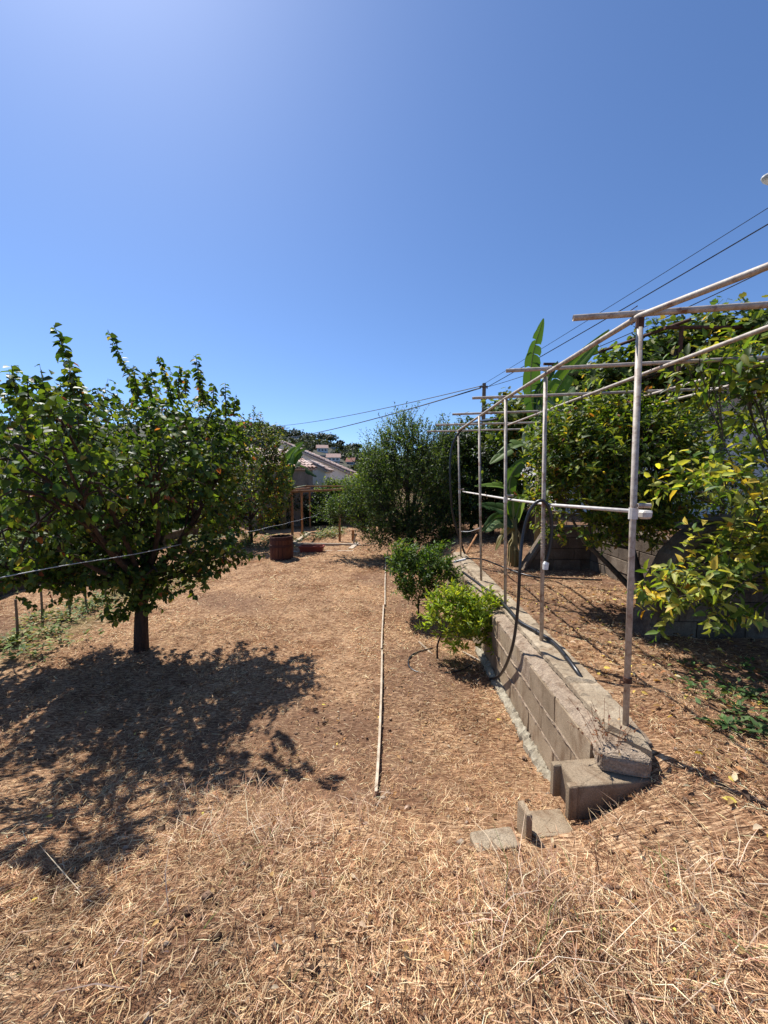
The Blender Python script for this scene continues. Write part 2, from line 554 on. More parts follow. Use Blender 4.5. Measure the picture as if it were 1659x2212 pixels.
def split_leaves(arr, nbig):
    p, d, n_, s_, c = arr
    if nbig <= 0 or len(p) <= nbig:
        return None, arr
    dist = np.linalg.norm(p - np.array([0, 0, EYE]), axis=1)
    # only those inside the picture
    px = p[:, 0] / p[:, 1]
    key = np.where((np.abs(px) < 1.0) & (p[:, 1] > .5), s_ / dist, 0)
    big = np.argsort(-key)[:nbig]
    mk = np.zeros(len(p), bool); mk[big] = True
    return tuple(a[mk] for a in arr), tuple(a[~mk] for a in arr)

def place_leaves(parent, arr, wid, kind, mat, pal, name='leaf'):
    """single leaves as parts that share a few meshes"""
    p, d, n_, s_, c = arr
    tv, tf = tmpl(wid, kind)
    ms = []
    order = np.argsort(c.sum(1))
    nv = 7
    cols = [c[order[int((i + .5) / nv * len(order))]] for i in range(nv)]
    for cc in cols:
        ms.append(np_mesh(name, tv, tf, np.repeat(np.array(cc)[None], len(tv), 0), mat))
    inv = world_of(parent).inverted()
    cols = np.array(cols)
    for i in range(len(p)):
        k = int(np.argmin(((cols - c[i]) ** 2).sum(1)))
        o = bpy.data.objects.new(name, ms[k])
        x = np.cross(n_[i], d[i])
        m4 = Matrix(((d[i][0], x[0], n_[i][0], 0), (d[i][1], x[1], n_[i][1], 0), (d[i][2], x[2], n_[i][2], 0), (0, 0, 0, 1)))
        m4 = inv @ Matrix.Translation(Vector(p[i])) @ m4 @ Matrix.Scale(s_[i], 4)
        o.matrix_local = m4
        link(o, parent)

def unit(v):
    v = np.asarray(v, float)
    return v / (np.linalg.norm(v) + 1e-9)

_PC = {}
def pick_colors(pal, n_):
    """pal: list of (weight, rgb, spread)"""
    k = id(pal)
    if k not in _PC:
        w = np.array([q[0] for q in pal], float)
        _PC[k] = (np.cumsum(w / w.sum()), np.array([q[1] for q in pal], float), np.array([q[2] for q in pal], float), pal)
    cw, base, spr, _ = _PC[k]
    i = np.minimum(np.searchsorted(cw, rng.uniform(0, 1, n_)), len(base) - 1)
    return np.clip(base[i] * (1 + rng.normal(0, 1, n_) * spr[i])[:, None] * (1 + rng.normal(0, .06, (n_, 3))), .004, .9)
def pick_color(pal):
    return pick_colors(pal, 1)[0]

def shoot(L, T, base, dirv, length, nleaf, size, pal, droop=.3, spread=.8, tw=.004, bend=.15, updir=.5):
    """one leafy shoot: a thin stem with leaves spiralling round it"""
    base = np.asarray(base, float); dirv = unit(dirv)
    side = unit(np.cross(dirv, rng.normal(size=3)))
    if T is not None:
        T.tube([base + dirv * length * t + side * bend * length * t * t for t in (0, .5, 1.0)], [tw, tw * .7, tw * .3], 3, cap=False)
    e1 = unit(np.cross(dirv, [.3, .2, .9]))
    e2 = np.cross(dirv, e1)
    i = np.arange(nleaf)
    t = (i + rng.uniform(.2, .8, nleaf)) / nleaf
    q = base + dirv * (length * t)[:, None] + side * (bend * length * t * t)[:, None]
    a = rng.uniform(0, 6.28) + i * 2.4 + rng.normal(0, .35, nleaf)
    rad = e1 * np.cos(a)[:, None] + e2 * np.sin(a)[:, None]
    d = dirv * (1 - spread * .5) + rad * spread + np.array([0, 0, -droop]) + rng.normal(0, .22, (nleaf, 3))
    nn = dirv * .5 + np.array([0, 0, updir]) + rng.normal(0, .4, (nleaf, 3))
    L.add(q, d, nn, size * rng.uniform(.65, 1.15, nleaf) * (1 - .7 * np.maximum(0, t - .75)), pick_colors(pal, nleaf))

def crown_points(lobes, nsh, bias=.45):
    """random points in the union of ellipsoids, pushed outwards; returns (point, outward dir)"""
    vol = np.array([l_[1][0] * l_[1][1] * l_[1][2] * (l_[2] if len(l_) > 2 else 1) for l_ in lobes]) ** .8
    ks = rng.choice(len(lobes), size=nsh, p=vol / vol.sum())
    out = []
    for k in ks:
        d = unit(rng.normal(size=3))
        r_ = rng.uniform(0, 1) ** bias
        rr = np.array(lobes[k][1])
        out.append((np.array(lobes[k][0]) + d * r_ * rr, d, r_ if len(lobes[k]) < 3 or lobes[k][2] < 1.5 else r_ + 10))
    return out

def build_tree(name, base, trunk, trunk_r, lobes, nsh, leaf, pal, label, cat='tree', group=None, shoot_len=(.2, .35),
               nleaf=(8, 12), up=.5, droop=.3, spread=.8, wood='bark', mat='leaf', nbig=0, extra=None, limb_r=None, spine=None,
               bias=.45, sub=.12, bend=.15, updir=.5, tw=.004, gap=-.8, gapk=2.6):
    """trunk: list of points; lobes: ellipsoids; leaf: (size, width, template)"""
    root = empty(name, base, label, cat, group)
    tk = MB()
    tp = spline(trunk, 14)
    rr = [trunk_r * (1.25 if i == 0 else 1) * (1 - .38 * i / 14) for i in range(15)]
    tk.tube(tp, rr, 10)
    top = Vector(trunk[-1])
    lr = limb_r or trunk_r * .5
    mids = []
    for lb in lobes:
        c = Vector(lb[0])
        mid = top.lerp(c, .5) + Vector(rng.normal(0, .06, 3)) + Vector((0, 0, -.05 * (c - top).length))
        path = spline([tp[-3], mid, c], 8)
        lk = lr * min(1, .35 + max(lb[1]) * .8)
        tk.tube(path, [lk * (1 - .75 * i / 8) for i in range(9)], 6)
        mids.append((mid, c))
    tk.build('trunk', wood, root, smooth=True)
    L, T = Leaves(), MB()
    for q, d, r_ in crown_points(lobes, nsh, bias):
        keep_ = r_ > 5; r_ = r_ - 10 if keep_ else r_
        pal_ = pal(q) if callable(pal) else pal
        g_ = (math.sin(gapk * q[0] + 1.3) * math.sin(gapk * .87 * q[1] + .5) + math.sin(gapk * 1.1 * q[2] + 1.7 * q[0] + 2.0) * math.sin(gapk * 1.3 * q[0] - gapk * q[1])) if gap > -9 else 0
        if g_ < gap and not keep_: continue
        dv = d * .7 + np.array([0, 0, up]) + rng.normal(0, .35, 3)
        ln = rng.uniform(*shoot_len)
        shoot(L, T if r_ > .5 else None, q, dv, ln, int(rng.integers(nleaf[0], nleaf[1] + 1)), leaf[0], pal_, droop, spread, tw, bend, updir)
        if rng.uniform() < sub:
            lb = min(mids, key=lambda m_: (Vector(q) - m_[1]).length)
            T.tube(spline([lb[0].lerp(lb[1], rng.uniform(.3, 1)), lb[1].lerp(Vector(q), .55) + Vector(rng.normal(0, .05, 3)), Vector(q)], 5),
                   [lr * .3, lr * .26, lr * .22, lr * .18, lr * .14, lr * .1], 4, cap=False)
    if extra:
        extra(L, T)
    tag(T.build('branches', wood, root), kind='stuff')
    arr = L.arrays()
    big, rest = split_leaves(arr, nbig)
    me = leaf_mesh('crown', (rest[0] - np.array(base), *rest[1:]), leaf[1], leaf[2], mat)
    cr = link(bpy.data.objects.new('crown', me), root)
    tag(cr, kind='stuff')
    if big is not None:
        place_leaves(root, big, leaf[1], leaf[2], mat, pal)
    return root

# ================================================================== THE SETTING
# ------------------------------------------------------------------ ground sheet
def axis(parts):
    out = []
    for a, b_, st in parts:
        out += list(np.arange(a, b_ - 1e-6, st))
    return np.array(out)
gx = np.concatenate([axis([(-900, -100, 100), (-100, -12, 8), (-12, -6, .12), (-6, 4.2, .06), (4.2, 12, .3), (12, 100, 8), (100, 901, 100)]), [1.335, 1.37, 1.41, 1.445, -7.5, -7.56, -7.62, 3.66, 3.7, 3.74]])
gx = np.unique(np.round(gx, 4))
gy = np.unique(np.round(np.concatenate([axis([(-60, -2, 6), (-2, .4, .3), (.4, 6, .05), (6, 20, .12), (20, 60, 4), (60, 1000, 60)]), [3.8, 3.85, 3.9]]), 4))
XX, YY = np.meshgrid(gx, gy)
ZZ = ground_z(XX, YY)
ZZ = ZZ - .9 * sstep(22, 60, YY)
V = np.stack([XX.ravel(), YY.ravel(), ZZ.ravel()], 1)
nx, ny = len(gx), len(gy)
ii = (np.arange(ny - 1)[:, None] * nx + np.arange(nx - 1)[None]).ravel()
F = np.stack([ii, ii + 1, ii + nx + 1, ii + nx], 1)
def green_mask(x, y):
    x = np.asarray(x, float); y = np.asarray(y, float)
    g = sstep(-7.4, -7.7, x)
    band = np.exp(-((x + 5.15 + .15 * np.sin(y * 1.7)) / .55) ** 2) * (y > 3.5) * (y < 11) * (.35 + .3 * wob(x, y, 3, 5))
    g = np.maximum(g, np.clip(band, 0, .75))
    g = np.maximum(g, sstep(20, 26, y) * .8)
    return g
def soil_shade_mask(x, y):
    x = np.asarray(x, float); y = np.asarray(y, float)
    s_ = .75 * sstep(1.5, 2.2, x) * sstep(-.4, .6, wob(x, y, 1.1, 6) + (x - 2.4) * .5)  # upper terrace: bare soil, raised to paint in shade from vines and orange tree
    s_ = np.maximum(s_, .65 * sstep(9.5, 11.5, y) * sstep(-.2, .4, x))
    s_ = np.maximum(s_, .7 * sstep(-.1, .7, wob(x, y, 1.3, 7)) * sstep(-.6, .4, x))
    s_ = np.maximum(s_, .6 * sstep(.45, .95, wob(x, y, 1.1, 4)))
    s_ = np.maximum(s_, .5 * sstep(2.4, 1.2, y) * sstep(-.1, .6, wob(x, y, 2.6, 2)))
    return np.clip(s_, 0, 1)
cc = np.stack([green_mask(V[:, 0], V[:, 1]), soil_shade_mask(V[:, 0], V[:, 1]), np.zeros(len(V))], 1)
me = np_mesh('ground', V, [F], cc, 'ground')
me.polygons.foreach_set('use_smooth', [True] * len(me.polygons))
tag(link(bpy.data.objects.new('ground', me)), 'dry straw covered garden ground on red brown soil', kind='structure')

# ------------------------------------------------------------------ mown straw lying on the ground (uncountable)
def ribbons(name, x, y, z, yaw, pitch, length, width, curl, c, mat='straw'):
    """flat curved blades: 3 cross sections, 2 quads each"""
    N = len(x)
    dx, dy = np.cos(yaw) * np.cos(pitch), np.sin(yaw) * np.cos(pitch)
    dz = np.sin(pitch)
    D = np.stack([dx, dy, dz], 1)
    S = np.stack([-np.sin(yaw), np.cos(yaw), np.zeros(N)], 1)
    roll = rng.normal(0, .5, N)
    U = np.cross(D, S)
    W = S * np.cos(roll)[:, None] + U * np.sin(roll)[:, None]
    P0 = np.stack([x, y, z], 1)
    vs = []
    for t, wd in ((0, .8), (.5, 1.0), (1.0, .25)):
        q = P0 + D * (length * t)[:, None] + S * (curl * length * (t * t))[:, None]
        q[:, 2] -= length * np.abs(np.sin(pitch)) * .45 * t * t
        vs.append(q - W * (width * wd / 2)[:, None])
        vs.append(q + W * (width * wd / 2)[:, None])
    V = np.stack(vs, 1).reshape(-1, 3)
    o = (np.arange(N) * 6)[:, None, None]
    F = (o + np.array([(0, 1, 3, 2), (2, 3, 5, 4)])[None]).reshape(-1, 4)
    return np_mesh(name, V, [F], np.repeat(c, 6, axis=0), mat)

STRAW = np.array([(.63, .45, .28), (.48, .295, .175), (.34, .185, .11), (.76, .6, .42), (.2, .095, .052), (.09, .044, .028)])
def straw_cols(N, w=(.17, .2, .22, .07, .2, .14)):
    k = rng.choice(6, size=N, p=np.array(w) / sum(w))
    return np.clip(STRAW[k] * (1 + rng.normal(0, .15, (N, 1))) * (1 + rng.normal(0, .04, (N, 3))), .01, .9)
def on_straw(x, y):
    inwall = (x > 1.17) & (x < 1.62) & (y > 2.05) & (y < 7.95)
    slabs = (x > .5) & (x < .98) & (y > 1.7) & (y < 2.06) & (np.sin(x * 71 + y * 37) > -.55)
    return ~inwall & ~slabs & (x < 3.6) & (x > -7.4)

def straw_layer(name, N, ymax, wts, lfun, wid, lift, pit, near, label):
    y = 1.0 * ymax ** rng.uniform(0, 1, N)
    x = rng.uniform(-1.08, 1.05, N) * (y + .1)
    keep = on_straw(x, y)
    dens = 1 - .6 * soil_shade_mask(x, y) - .6 * green_mask(x, y)
    dens *= (.35 + .65 * sstep(-.7, .4, wob(x, y, 2.2, 8))) * (.4 + .6 * sstep(-.5, .5, wob(x, y, 9, 6)))
    keep &= rng.uniform(0, 1, N) < dens * np.clip((y - near[0]) / near[1], near[2], 1)
    x, y = x[keep], y[keep]; N = len(x)
    z = ground_z(x, y) + rng.uniform(.0, lift, N)
    flow = 1.1 + .9 * wob(x, y, .7, 9)
    yaw = np.where(rng.uniform(0, 1, N) < .25, flow + rng.normal(0, .5, N), rng.uniform(0, 6.28, N))
    me = ribbons(name, x, y, z, yaw, rng.normal(.08, pit, N), lfun(N) + .003 * np.minimum(y, 6), np.maximum(wid, .00075 * y) * rng.uniform(.6, 1.4, N), rng.normal(0, .25, N), np.clip(straw_cols(N, wts) * np.array([1.04, 1.0, .88]) * (1 + .16 * wob(x, y, 1.7, 1) + .2 * wob(x, y, 7, 3) + .15 * wob(x, y, 19, 5))[:, None], .01, .9))
    return tag(link(bpy.data.objects.new(name, me)), label, 'straw', kind='stuff')
straw_layer('straw_crumbs', 330000, 16.0, (.1, .18, .25, .03, .26, .18), lambda n_: rng.gamma(2.2, .010, n_) + .008, 0.0022, .015, .15, (0, 2.2, .45), 'short brown crumbs of mown straw over the whole garden')
straw_layer('mown_straw', 260000, 14.0, (.34, .22, .08, .3, .04, .02), lambda n_: rng.gamma(1.7, .014, n_) + .012, 0.0020, .03, .2, (.4, 5.0, .3), 'longer pale stalks of mown straw over the whole garden')

# standing dry grass: tufts on the bank in front and along edges
tx, ty, tl, tgreen = [], [], [], []
def tuft(cx, cy, n_, r_, l_, gprob=.0):
    for _ in range(n_):
        tx.append(cx + rng.normal(0, r_)); ty.append(cy + rng.normal(0, r_)); tl.append(l_ * rng.uniform(.5, 1.25)); tgreen.append(rng.uniform() < gprob)
for _ in range(46):
    q = G(rng.uniform(380, 820), rng.uniform(1700, 1900), .35); tuft(q.x, q.y, 18, .05, .19, .03)
for _ in range(90):
    q = G(rng.uniform(0, 1659), rng.uniform(1840, 2212), .55); tuft(q.x, q.y, 7, .05, .08, .04)
for _ in range(50):
    q = G(rng.uniform(1050, 1659), rng.uniform(1880, 2212), .6); tuft(q.x, q.y, 12, .05, .24, .08)
for _ in range(14):
    q = G(rng.uniform(1180, 1420), rng.uniform(1765, 1830), .45); tuft(q.x, q.y, 13, .03, .13, .05)
for _ in range(26):
    yy = rng.uniform(2.2, 6); tuft(1.12 + rng.normal(0, .05), yy, 9, .04, .1, .12)
for _ in range(40):
    yy = rng.uniform(2.1, 6.5); tuft(1.72 + rng.normal(0, .1), yy, 8, .05, .08, .05)
for _ in range(40):
    yy = rng.uniform(2.6, 9); tuft(-.08 + rng.normal(0, .06), yy, 6, .04, .07, .04)
for _ in range(9):
    tuft(.85 + rng.normal(0, .12), 4.5 + rng.normal(0, .15), 22, .05, .16, .45)
for _ in range(40):
    q = G(rng.uniform(1000, 1659), rng.uniform(1950, 2212), .62); tuft(q.x, q.y, 2, .04, .34, .05)
for _ in range(25):
    q = G(rng.uniform(0, 1000), rng.uniform(1950, 2212), .62); tuft(q.x, q.y, 1, .04, .3, .02)
tx, ty, tl, tgreen = np.array(tx), np.array(ty), np.array(tl), np.array(tgreen)
ok = on_straw(tx, ty) & ~((tx > .7) & (tx < 1.5) & (ty > 1.85) & (ty < 2.3)); tx, ty, tl, tgreen = tx[ok], ty[ok], tl[ok], tgreen[ok]
N = len(tx)
c = straw_cols(N, (.3, .26, .14, .2, .08, .02))
c[tgreen] = np.array((.13, .16, .045)) * (1 + rng.normal(0, .2, (tgreen.sum(), 1)))
me = ribbons('dry_grass_tufts', tx, ty, ground_z(tx, ty) - .005, rng.uniform(0, 6.28, N), rng.uniform(.35, 1.35, N), tl, rng.uniform(.0018, .0042, N), rng.normal(0, .3, N), c)
tag(link(bpy.data.objects.new('dry_grass', me)), 'standing tufts of dry grass on the bank in front', 'grass', kind='stuff')

# pebbles and clods
pv = np.array([(1, 0, 0), (-1, 0, 0), (0, 1, 0), (0, -1, 0), (0, 0, 1), (0, 0, -1)], float)
pf_ = np.array([(0, 2, 4), (2, 1, 4), (1, 3, 4), (3, 0, 4), (2, 0, 5), (1, 2, 5), (3, 1, 5), (0, 3, 5)])
N = 2600
y = 1.0 * 9.0 ** rng.uniform(0, 1, N); x = rng.uniform(-1.05, 1.05, N) * y
k_ = on_straw(x, y) & (rng.uniform(0, 1, N) < .25 + .75 * soil_shade_mask(x, y)); x, y = x[k_], y[k_]; N = len(x)
r_ = rng.gamma(2, .0035, N) + .003
sc_ = rng.uniform(.6, 1.4, (N, 1, 3)) * np.array([1, 1, .6])
V = pv[None] * sc_ * r_[:, None, None] * (1 + rng.normal(0, .18, (N, 6, 1)))
V = (V + np.stack([x, y, ground_z(x, y) + r_ * .3], 1)[:, None, :]).reshape(-1, 3)
c = np.array([(.24, .15, .1), (.35, .27, .2), (.12, .07, .045)])[rng.choice(3, N, p=[.5, .15, .35])] * (1 + rng.normal(0, .2, (N, 1)))
me = np_mesh('soil_clods', V, [(np.arange(N)[:, None, None] * 6 + pf_[None]).reshape(-1, 3)], np.repeat(np.clip(c, .01, 1), 6, 0), 'straw')
tag(link(bpy.data.objects.new('soil_clods', me)), 'small clods of earth and pebbles among the straw', 'clods', kind='stuff')

# ------------------------------------------------------------------ green weeds along the stakes and under the trees
def weeds(name, label, spots, pal, size, mat='leaf_dull', h=.1):
    L = Leaves()
    for (cx, cy, n_, r_) in spots:
        for _ in range(n_):
            a, rr = rng.uniform(0, 6.28), r_ * abs(rng.normal(0, .6))
            qx, qy = cx + rr * math.cos(a), cy + rr * math.sin(a)
            L.add((qx, qy, gz(qx, qy) + rng.uniform(.01, h)), (math.cos(a), math.sin(a), rng.uniform(-.2, .8)), rng.normal(0, .3, 3) + np.array((0, 0, 1)), size * rng.uniform(.5, 1.3), pick_color(pal))
    me = leaf_mesh(name, L.arrays(), .5, 'lance', mat)
    return tag(link(bpy.data.objects.new(name, me)), label, 'weeds', kind='stuff')
WPAL = [(4, (.08, .13, .03), .3), (3, (.15, .2, .05), .25), (2.5, (.32, .27, .11), .25)]
sp = []
for _ in range(90):
    yy = rng.uniform(4.3, 10)
    sp.append((-5.1 + rng.normal(0, .38), yy, 22, .14))
for px_, py_ in ((75, 1345), (45, 1390), (140, 1340), (190, 1320), (215, 1300), (20, 1400), (100, 1375)):
    q = G(px_, py_, .02); sp.append((q.x, q.y, 110, .2))
weeds('green_weeds', 'green weeds growing along the row of stakes at left', sp, WPAL, .075, h=.14)
sp = [(rng.uniform(2.2, 3.5), rng.uniform(1.9, 3.2), 9, .12) for _ in range(34)]
for px_, py_ in ((1600, 1560), (1640, 1600), (1570, 1590), (1640, 1530), (1590, 1510)):
    q = G(px_, py_, .7); sp.append((q.x, q.y, 45, .13))
weeds('ivy_weeds', 'low green ivy leaves on the shaded soil at right', sp, [(5, (.06, .11, .03), .3), (2, (.12, .17, .06), .3)], .06, h=.05)
sp = []
for _ in range(40):
    q = G(rng.uniform(390, 630), rng.uniform(1168, 1188), 0); sp.append((q.x, q.y, 50, .35))
for _ in range(14):
    sp.append((rng.uniform(-3.2, -1.9), rng.uniform(14.4, 16.5), 70, .3))
weeds('garden_plants', 'low pale green plants round the wooden bed at the back', sp, [(4, (.11, .16, .05), .3), (2, (.24, .27, .13), .25), (2, (.3, .24, .12), .25)], .11, h=.24)
sp = [(rng.uniform(-11.5, -7.7), rng.uniform(6.5, 22), 20, .6) for _ in range(420)]
weeds('field_grass', 'green grass of the field beyond the low wall', sp, [(4, (.07, .12, .03), .25), (2, (.14, .18, .06), .25)], .13, h=.06)

# dead leaves on the soil under the lemon tree and elsewhere
L = Leaves()
for _ in range(2600):
    u = rng.uniform()
    if u < .55: qx, qy = rng.uniform(1.7, 3.6), rng.uniform(1.4, 5.5)
    elif u < .8: qx, qy = rng.normal(-2.3, 1.3), rng.normal(3.8, 1.1)
    else: qx, qy = rng.uniform(-1.5, 1.6), rng.uniform(1.1, 4)
    if qy < 1 or not on_straw(np.array(qx), np.array(qy)): continue
    a = rng.uniform(0, 6.28)
    far = qx > 1.6
    cpal = [(5, (.2, .11, .055), .35), (3, (.36, .2, .085), .25), (1.2 if far else .15, (.62, .5, .1), .15), (.8, (.45, .36, .24), .2)]
    L.add((qx, qy, gz(qx, qy) + rng.uniform(.012, .03)), (math.cos(a), math.sin(a), rng.normal(0, .2)), rng.normal(0, .35, 3) + np.array((0, 0, 1)), rng.uniform(.025, .062 if far else .04), pick_color(cpal))
me = leaf_mesh('leaf_litter', L.arrays(), .5, 'ovate', 'leaf_dull')
tag(link(bpy.data.objects.new('leaf_litter', me)), 'brown and yellow fallen leaves on the ground', 'leaves', kind='stuff')

# ------------------------------------------------------------------ wooded hill far behind
RIDGE = [(-1500, 960), (-600, 940), (0, 930), (380, 915), (505, 924), (560, 930), (600, 938), (650, 950), (700, 962), (760, 978), (810, 985), (860, 996), (950, 1010), (1200, 1020), (2600, 1025)]
HD = 330.0
def hill_z(x, y):
    px = 838 + 833 * np.asarray(x, float) / np.asarray(y, float)
    top = (1036 - np.interp(px, [q[0] for q in RIDGE], [q[1] for q in RIDGE])) / 833 * HD
    t = sstep(75, HD, y)
    back = 1 - .5 * sstep(HD, HD + 200, y)
    return -1.2 + (top + 1.2) * t * back + wob(x, y, .045, 1) * 1.1 * t
hx = np.linspace(-560, 420, 110); hy = np.concatenate([np.linspace(70, 340, 60), np.linspace(350, 560, 14)])
XX, YY = np.meshgrid(hx, hy)
V = np.stack([XX.ravel(), YY.ravel(), hill_z(XX, YY).ravel()], 1)
ii = (np.arange(len(hy) - 1)[:, None] * len(hx) + np.arange(len(hx) - 1)[None]).ravel()
F = np.stack([ii, ii + 1, ii + len(hx) + 1, ii + len(hx)], 1)
me = np_mesh('hill', V, [F], None, 'hill')
tag(link(bpy.data.objects.new('hill', me)), 'wooded hillside far behind the garden', kind='structure')

HOUSES = [  # px, py of the base centre, distance, width px, wall height px, roof kind, turn, look
    (720.4, 996, 280, 27, 8, 0, 0.15, 'cream hillside house with salmon roof above the white one'),
    (721, 1002, 250, 21, 5, 2, 0.0, 'long white flat roofed house low on the hill'),
    (758, 1004, 250, 16, 7, 1, -0.2, 'hillside house with a bright red roof beside the green tree'),
    (696, 977, 300, 22, 9, 0, 0.25, 'white house with pink roof among pines high on the hill'),
    (724, 971, 310, 17, 4, 2, 0.1, 'low pale house beside the cypresses on the hill'),
    (638, 948, 310, 16, 4, 2, 0.2, 'pale villa under the ridge behind the power line'),
    (698, 987, 290, 9, 3, 2, -0.1, 'small white flat roofed house below the pink roof'),
    (786, 977, 300, 8, 4, 2, 0.2, 'small pale house at the right foot of the hill'),
]
RC = [(.46, .31, .26), (.42, .19, .14), (.58, .54, .5)]
M['roofs'] = [simple_mat('far_roof', [(.3, tuple(k * .85 for k in q)), (.7, q)], .5, .9, fine=2) for q in RC]
house_xy = []
def hill_dist(px, py):
    ds = np.linspace(100, HD, 240)
    xs = (px - 838) / 833 * ds
    pys = 1035 - (hill_z(xs, ds) - 2.3) / ds * 833
    ok_ = np.nonzero(pys <= py)[0]
    return float(ds[ok_[0]]) if len(ok_) else HD
for (px_, py_, D_, wpx, hpx, ri, tz, lab) in HOUSES:
    D_ = hill_dist(px_, py_)
    w, h = wpx * D_ / 833, hpx * D_ / 833; dp = w * .7
    q = P(px_, py_, D_)
    base = Vector((q.x, q.y, float(hill_z(q.x, q.y)) - .3))
    base.z = min(base.z, q.z) if q.z > base.z - 4 else q.z
    base.z = q.z - .2
    house_xy.append((px_, py_, D_, (w + 2) / 2 / D_ * 833))
    e = empty('hillside_house', base, lab, 'house', 'houses on the far hill', rz=tz)
    W = world_of(e)
    def loc(*a): return W @ Vector(a)
    MB().add([loc(sx * w / 2, sy * dp / 2, zz) for zz in (-3, h) for sx, sy in ((-1, -1), (1, -1), (1, 1), (-1, 1))],
             [(0, 1, 5, 4), (1, 2, 6, 5), (2, 3, 7, 6), (3, 0, 4, 7), (4, 5, 6, 7)]).build('wall', 'stucco_white', e)
    rh = .4 if ri == 2 else 2.0
    a, b_ = w / 2 + .5, dp / 2 + .5
    if ri == 2:
        MB().add([loc(sx * a, sy * b_, zz) for zz in (h + .01, h + rh) for sx, sy in ((-1, -1), (1, -1), (1, 1), (-1, 1))],
                 [(0, 1, 5, 4), (1, 2, 6, 5), (2, 3, 7, 6), (3, 0, 4, 7), (4, 5, 6, 7), (3, 2, 1, 0)]).build('roof', M['roofs'][2], e)
    else:
        MB().add([loc(-a, -b_, h + .01), loc(a, -b_, h + .01), loc(a, b_, h + .01), loc(-a, b_, h + .01), loc(-a, 0, h + rh), loc(a, 0, h + rh)],
                 [(0, 1, 5, 4), (2, 3, 4, 5), (3, 0, 4), (1, 2, 5), (3, 2, 1, 0)]).build('roof', M['roofs'][ri], e)
    for k in range(3):
        cx_ = (-.3 + .3 * k) * w
        MB().add([loc(cx_ + sx * .55, -dp / 2 + yy, h * .35 + zz) for yy in (-.03, .1) for sx, zz in ((-1, 0), (1, 0), (1, h * .42), (-1, h * .42))],
                 [(0, 1, 2, 3), (4, 5, 6, 7), (0, 1, 5, 4), (1, 2, 6, 5), (2, 3, 7, 6), (3, 0, 4, 7)]).build('window', 'glass_dark', e)

FPAL = [(5, (.022, .034, .018), .3), (3, (.04, .055, .024), .3), (1, (.06, .07, .035), .25)]
L = Leaves()
cnt = 0
for _ in range(14000):
    yy = 85 + 275 * rng.uniform() ** .8
    px_ = rng.uniform(330, 1000)
    xx = (px_ - 838) / 833 * yy
    dens_ok = wob(xx, yy, .03, 3) > -.9
    if not dens_ok: continue
    zz = float(hill_z(xx, yy))
    hh = rng.uniform(2.5, 5.5) if yy > 140 else rng.uniform(1.5, 3)
    # keep houses clear of the trees straight in front of them
    tpx = hh * .6 / yy * 833
    tpy = 1035 - (zz + hh - 2.3) / yy * 833
    if any(yy < hd_ + 6 and abs(px_ - hp_) < hw_ + tpx and tpy < hb_ - 1.5 for hp_, hb_, hd_, hw_ in house_xy): continue
    cnt += 1
    if cnt > 4200: break
    for _k in range(28):
        d = unit(rng.normal(size=3)); rr = rng.uniform(.4, 1)
        L.add((xx + d[0] * hh * .55 * rr, yy + d[1] * hh * .55 * rr, zz + hh * .5 + d[2] * hh * .5 * rr), rng.normal(size=3), d + np.array((0, 0, .5)), hh * rng.uniform(.22, .4), pick_color(FPAL))
me = leaf_mesh('hill_wood', L.arrays(), .9, 'quad', 'leaf_dull')
tag(link(bpy.data.objects.new('hill_wood', me)), 'dark evergreen wood covering the far hill', 'wood', kind='stuff')

PINES = [(790, 925, 300, 26, 'umbrella'), (812, 936, 300, 30, 'umbrella'), (775, 930, 305, 0, ''), ]
SKYLINE = [(697, 943, 310, 15, 17, 'broad umbrella pine, left of the leaning pair on the hill'), (714, 947, 300, 17, 18, 'spreading umbrella pine, right of the leaning pair on the hill'),
           (735, 957, 300, 8, 17, 'slim round topped pine standing alone on the ridge'), (758, 966, 300, 13, 11, 'low broad pine on the ridge above the pale house'),
           (773, 964, 300, 8, 9, 'small pine at the right end of the ridge'), (670, 945, 310, 15, 9, 'dense round pine on the ridge near the power line'),
           (640, 938, 320, 22, 8, 'wide pine on the ridge above the villa'), (600, 931, 320, 22, 8, 'wide dark pine on the left part of the ridge')]
for i, (px_, py_, D_, rpx, hpx, lab) in enumerate(SKYLINE):
    c = P(px_, py_, D_)
    s_ = D_ / 833
    base = (c.x, c.y, c.z - hpx * s_ * 1.6)
    e = empty('umbrella_pine', base, lab, 'pine tree', 'pines on the ridge')
    MB().tube([base, (c.x + .4, c.y, (base[2] + c.z) / 2), (c.x, c.y, c.z)], [.5, .4, .25], 6).build('trunk', 'bark', e)
    L = Leaves()
    for _ in range(420):
        d = unit(rng.normal(size=3)); rr = rng.uniform(0, 1) ** .4
        lump = 1 + .25 * math.sin(5 * d[0] + i) * math.cos(4 * d[2] + 2 * i)
        L.add((c.x + d[0] * rpx * s_ * rr * lump, c.y + d[1] * rpx * s_ * rr, c.z + max(d[2], -.35) * rpx * s_ * .55 * rr * lump), rng.normal(size=3), d + np.array((0, 0, .6)), 1.5 * rng.uniform(.6, 1.3), pick_color(FPAL))
    a = L.arrays()
    link(bpy.data.objects.new('crown', leaf_mesh('crown', (a[0] - np.array(base), *a[1:]), .9, 'quad', 'leaf_dull')), e)
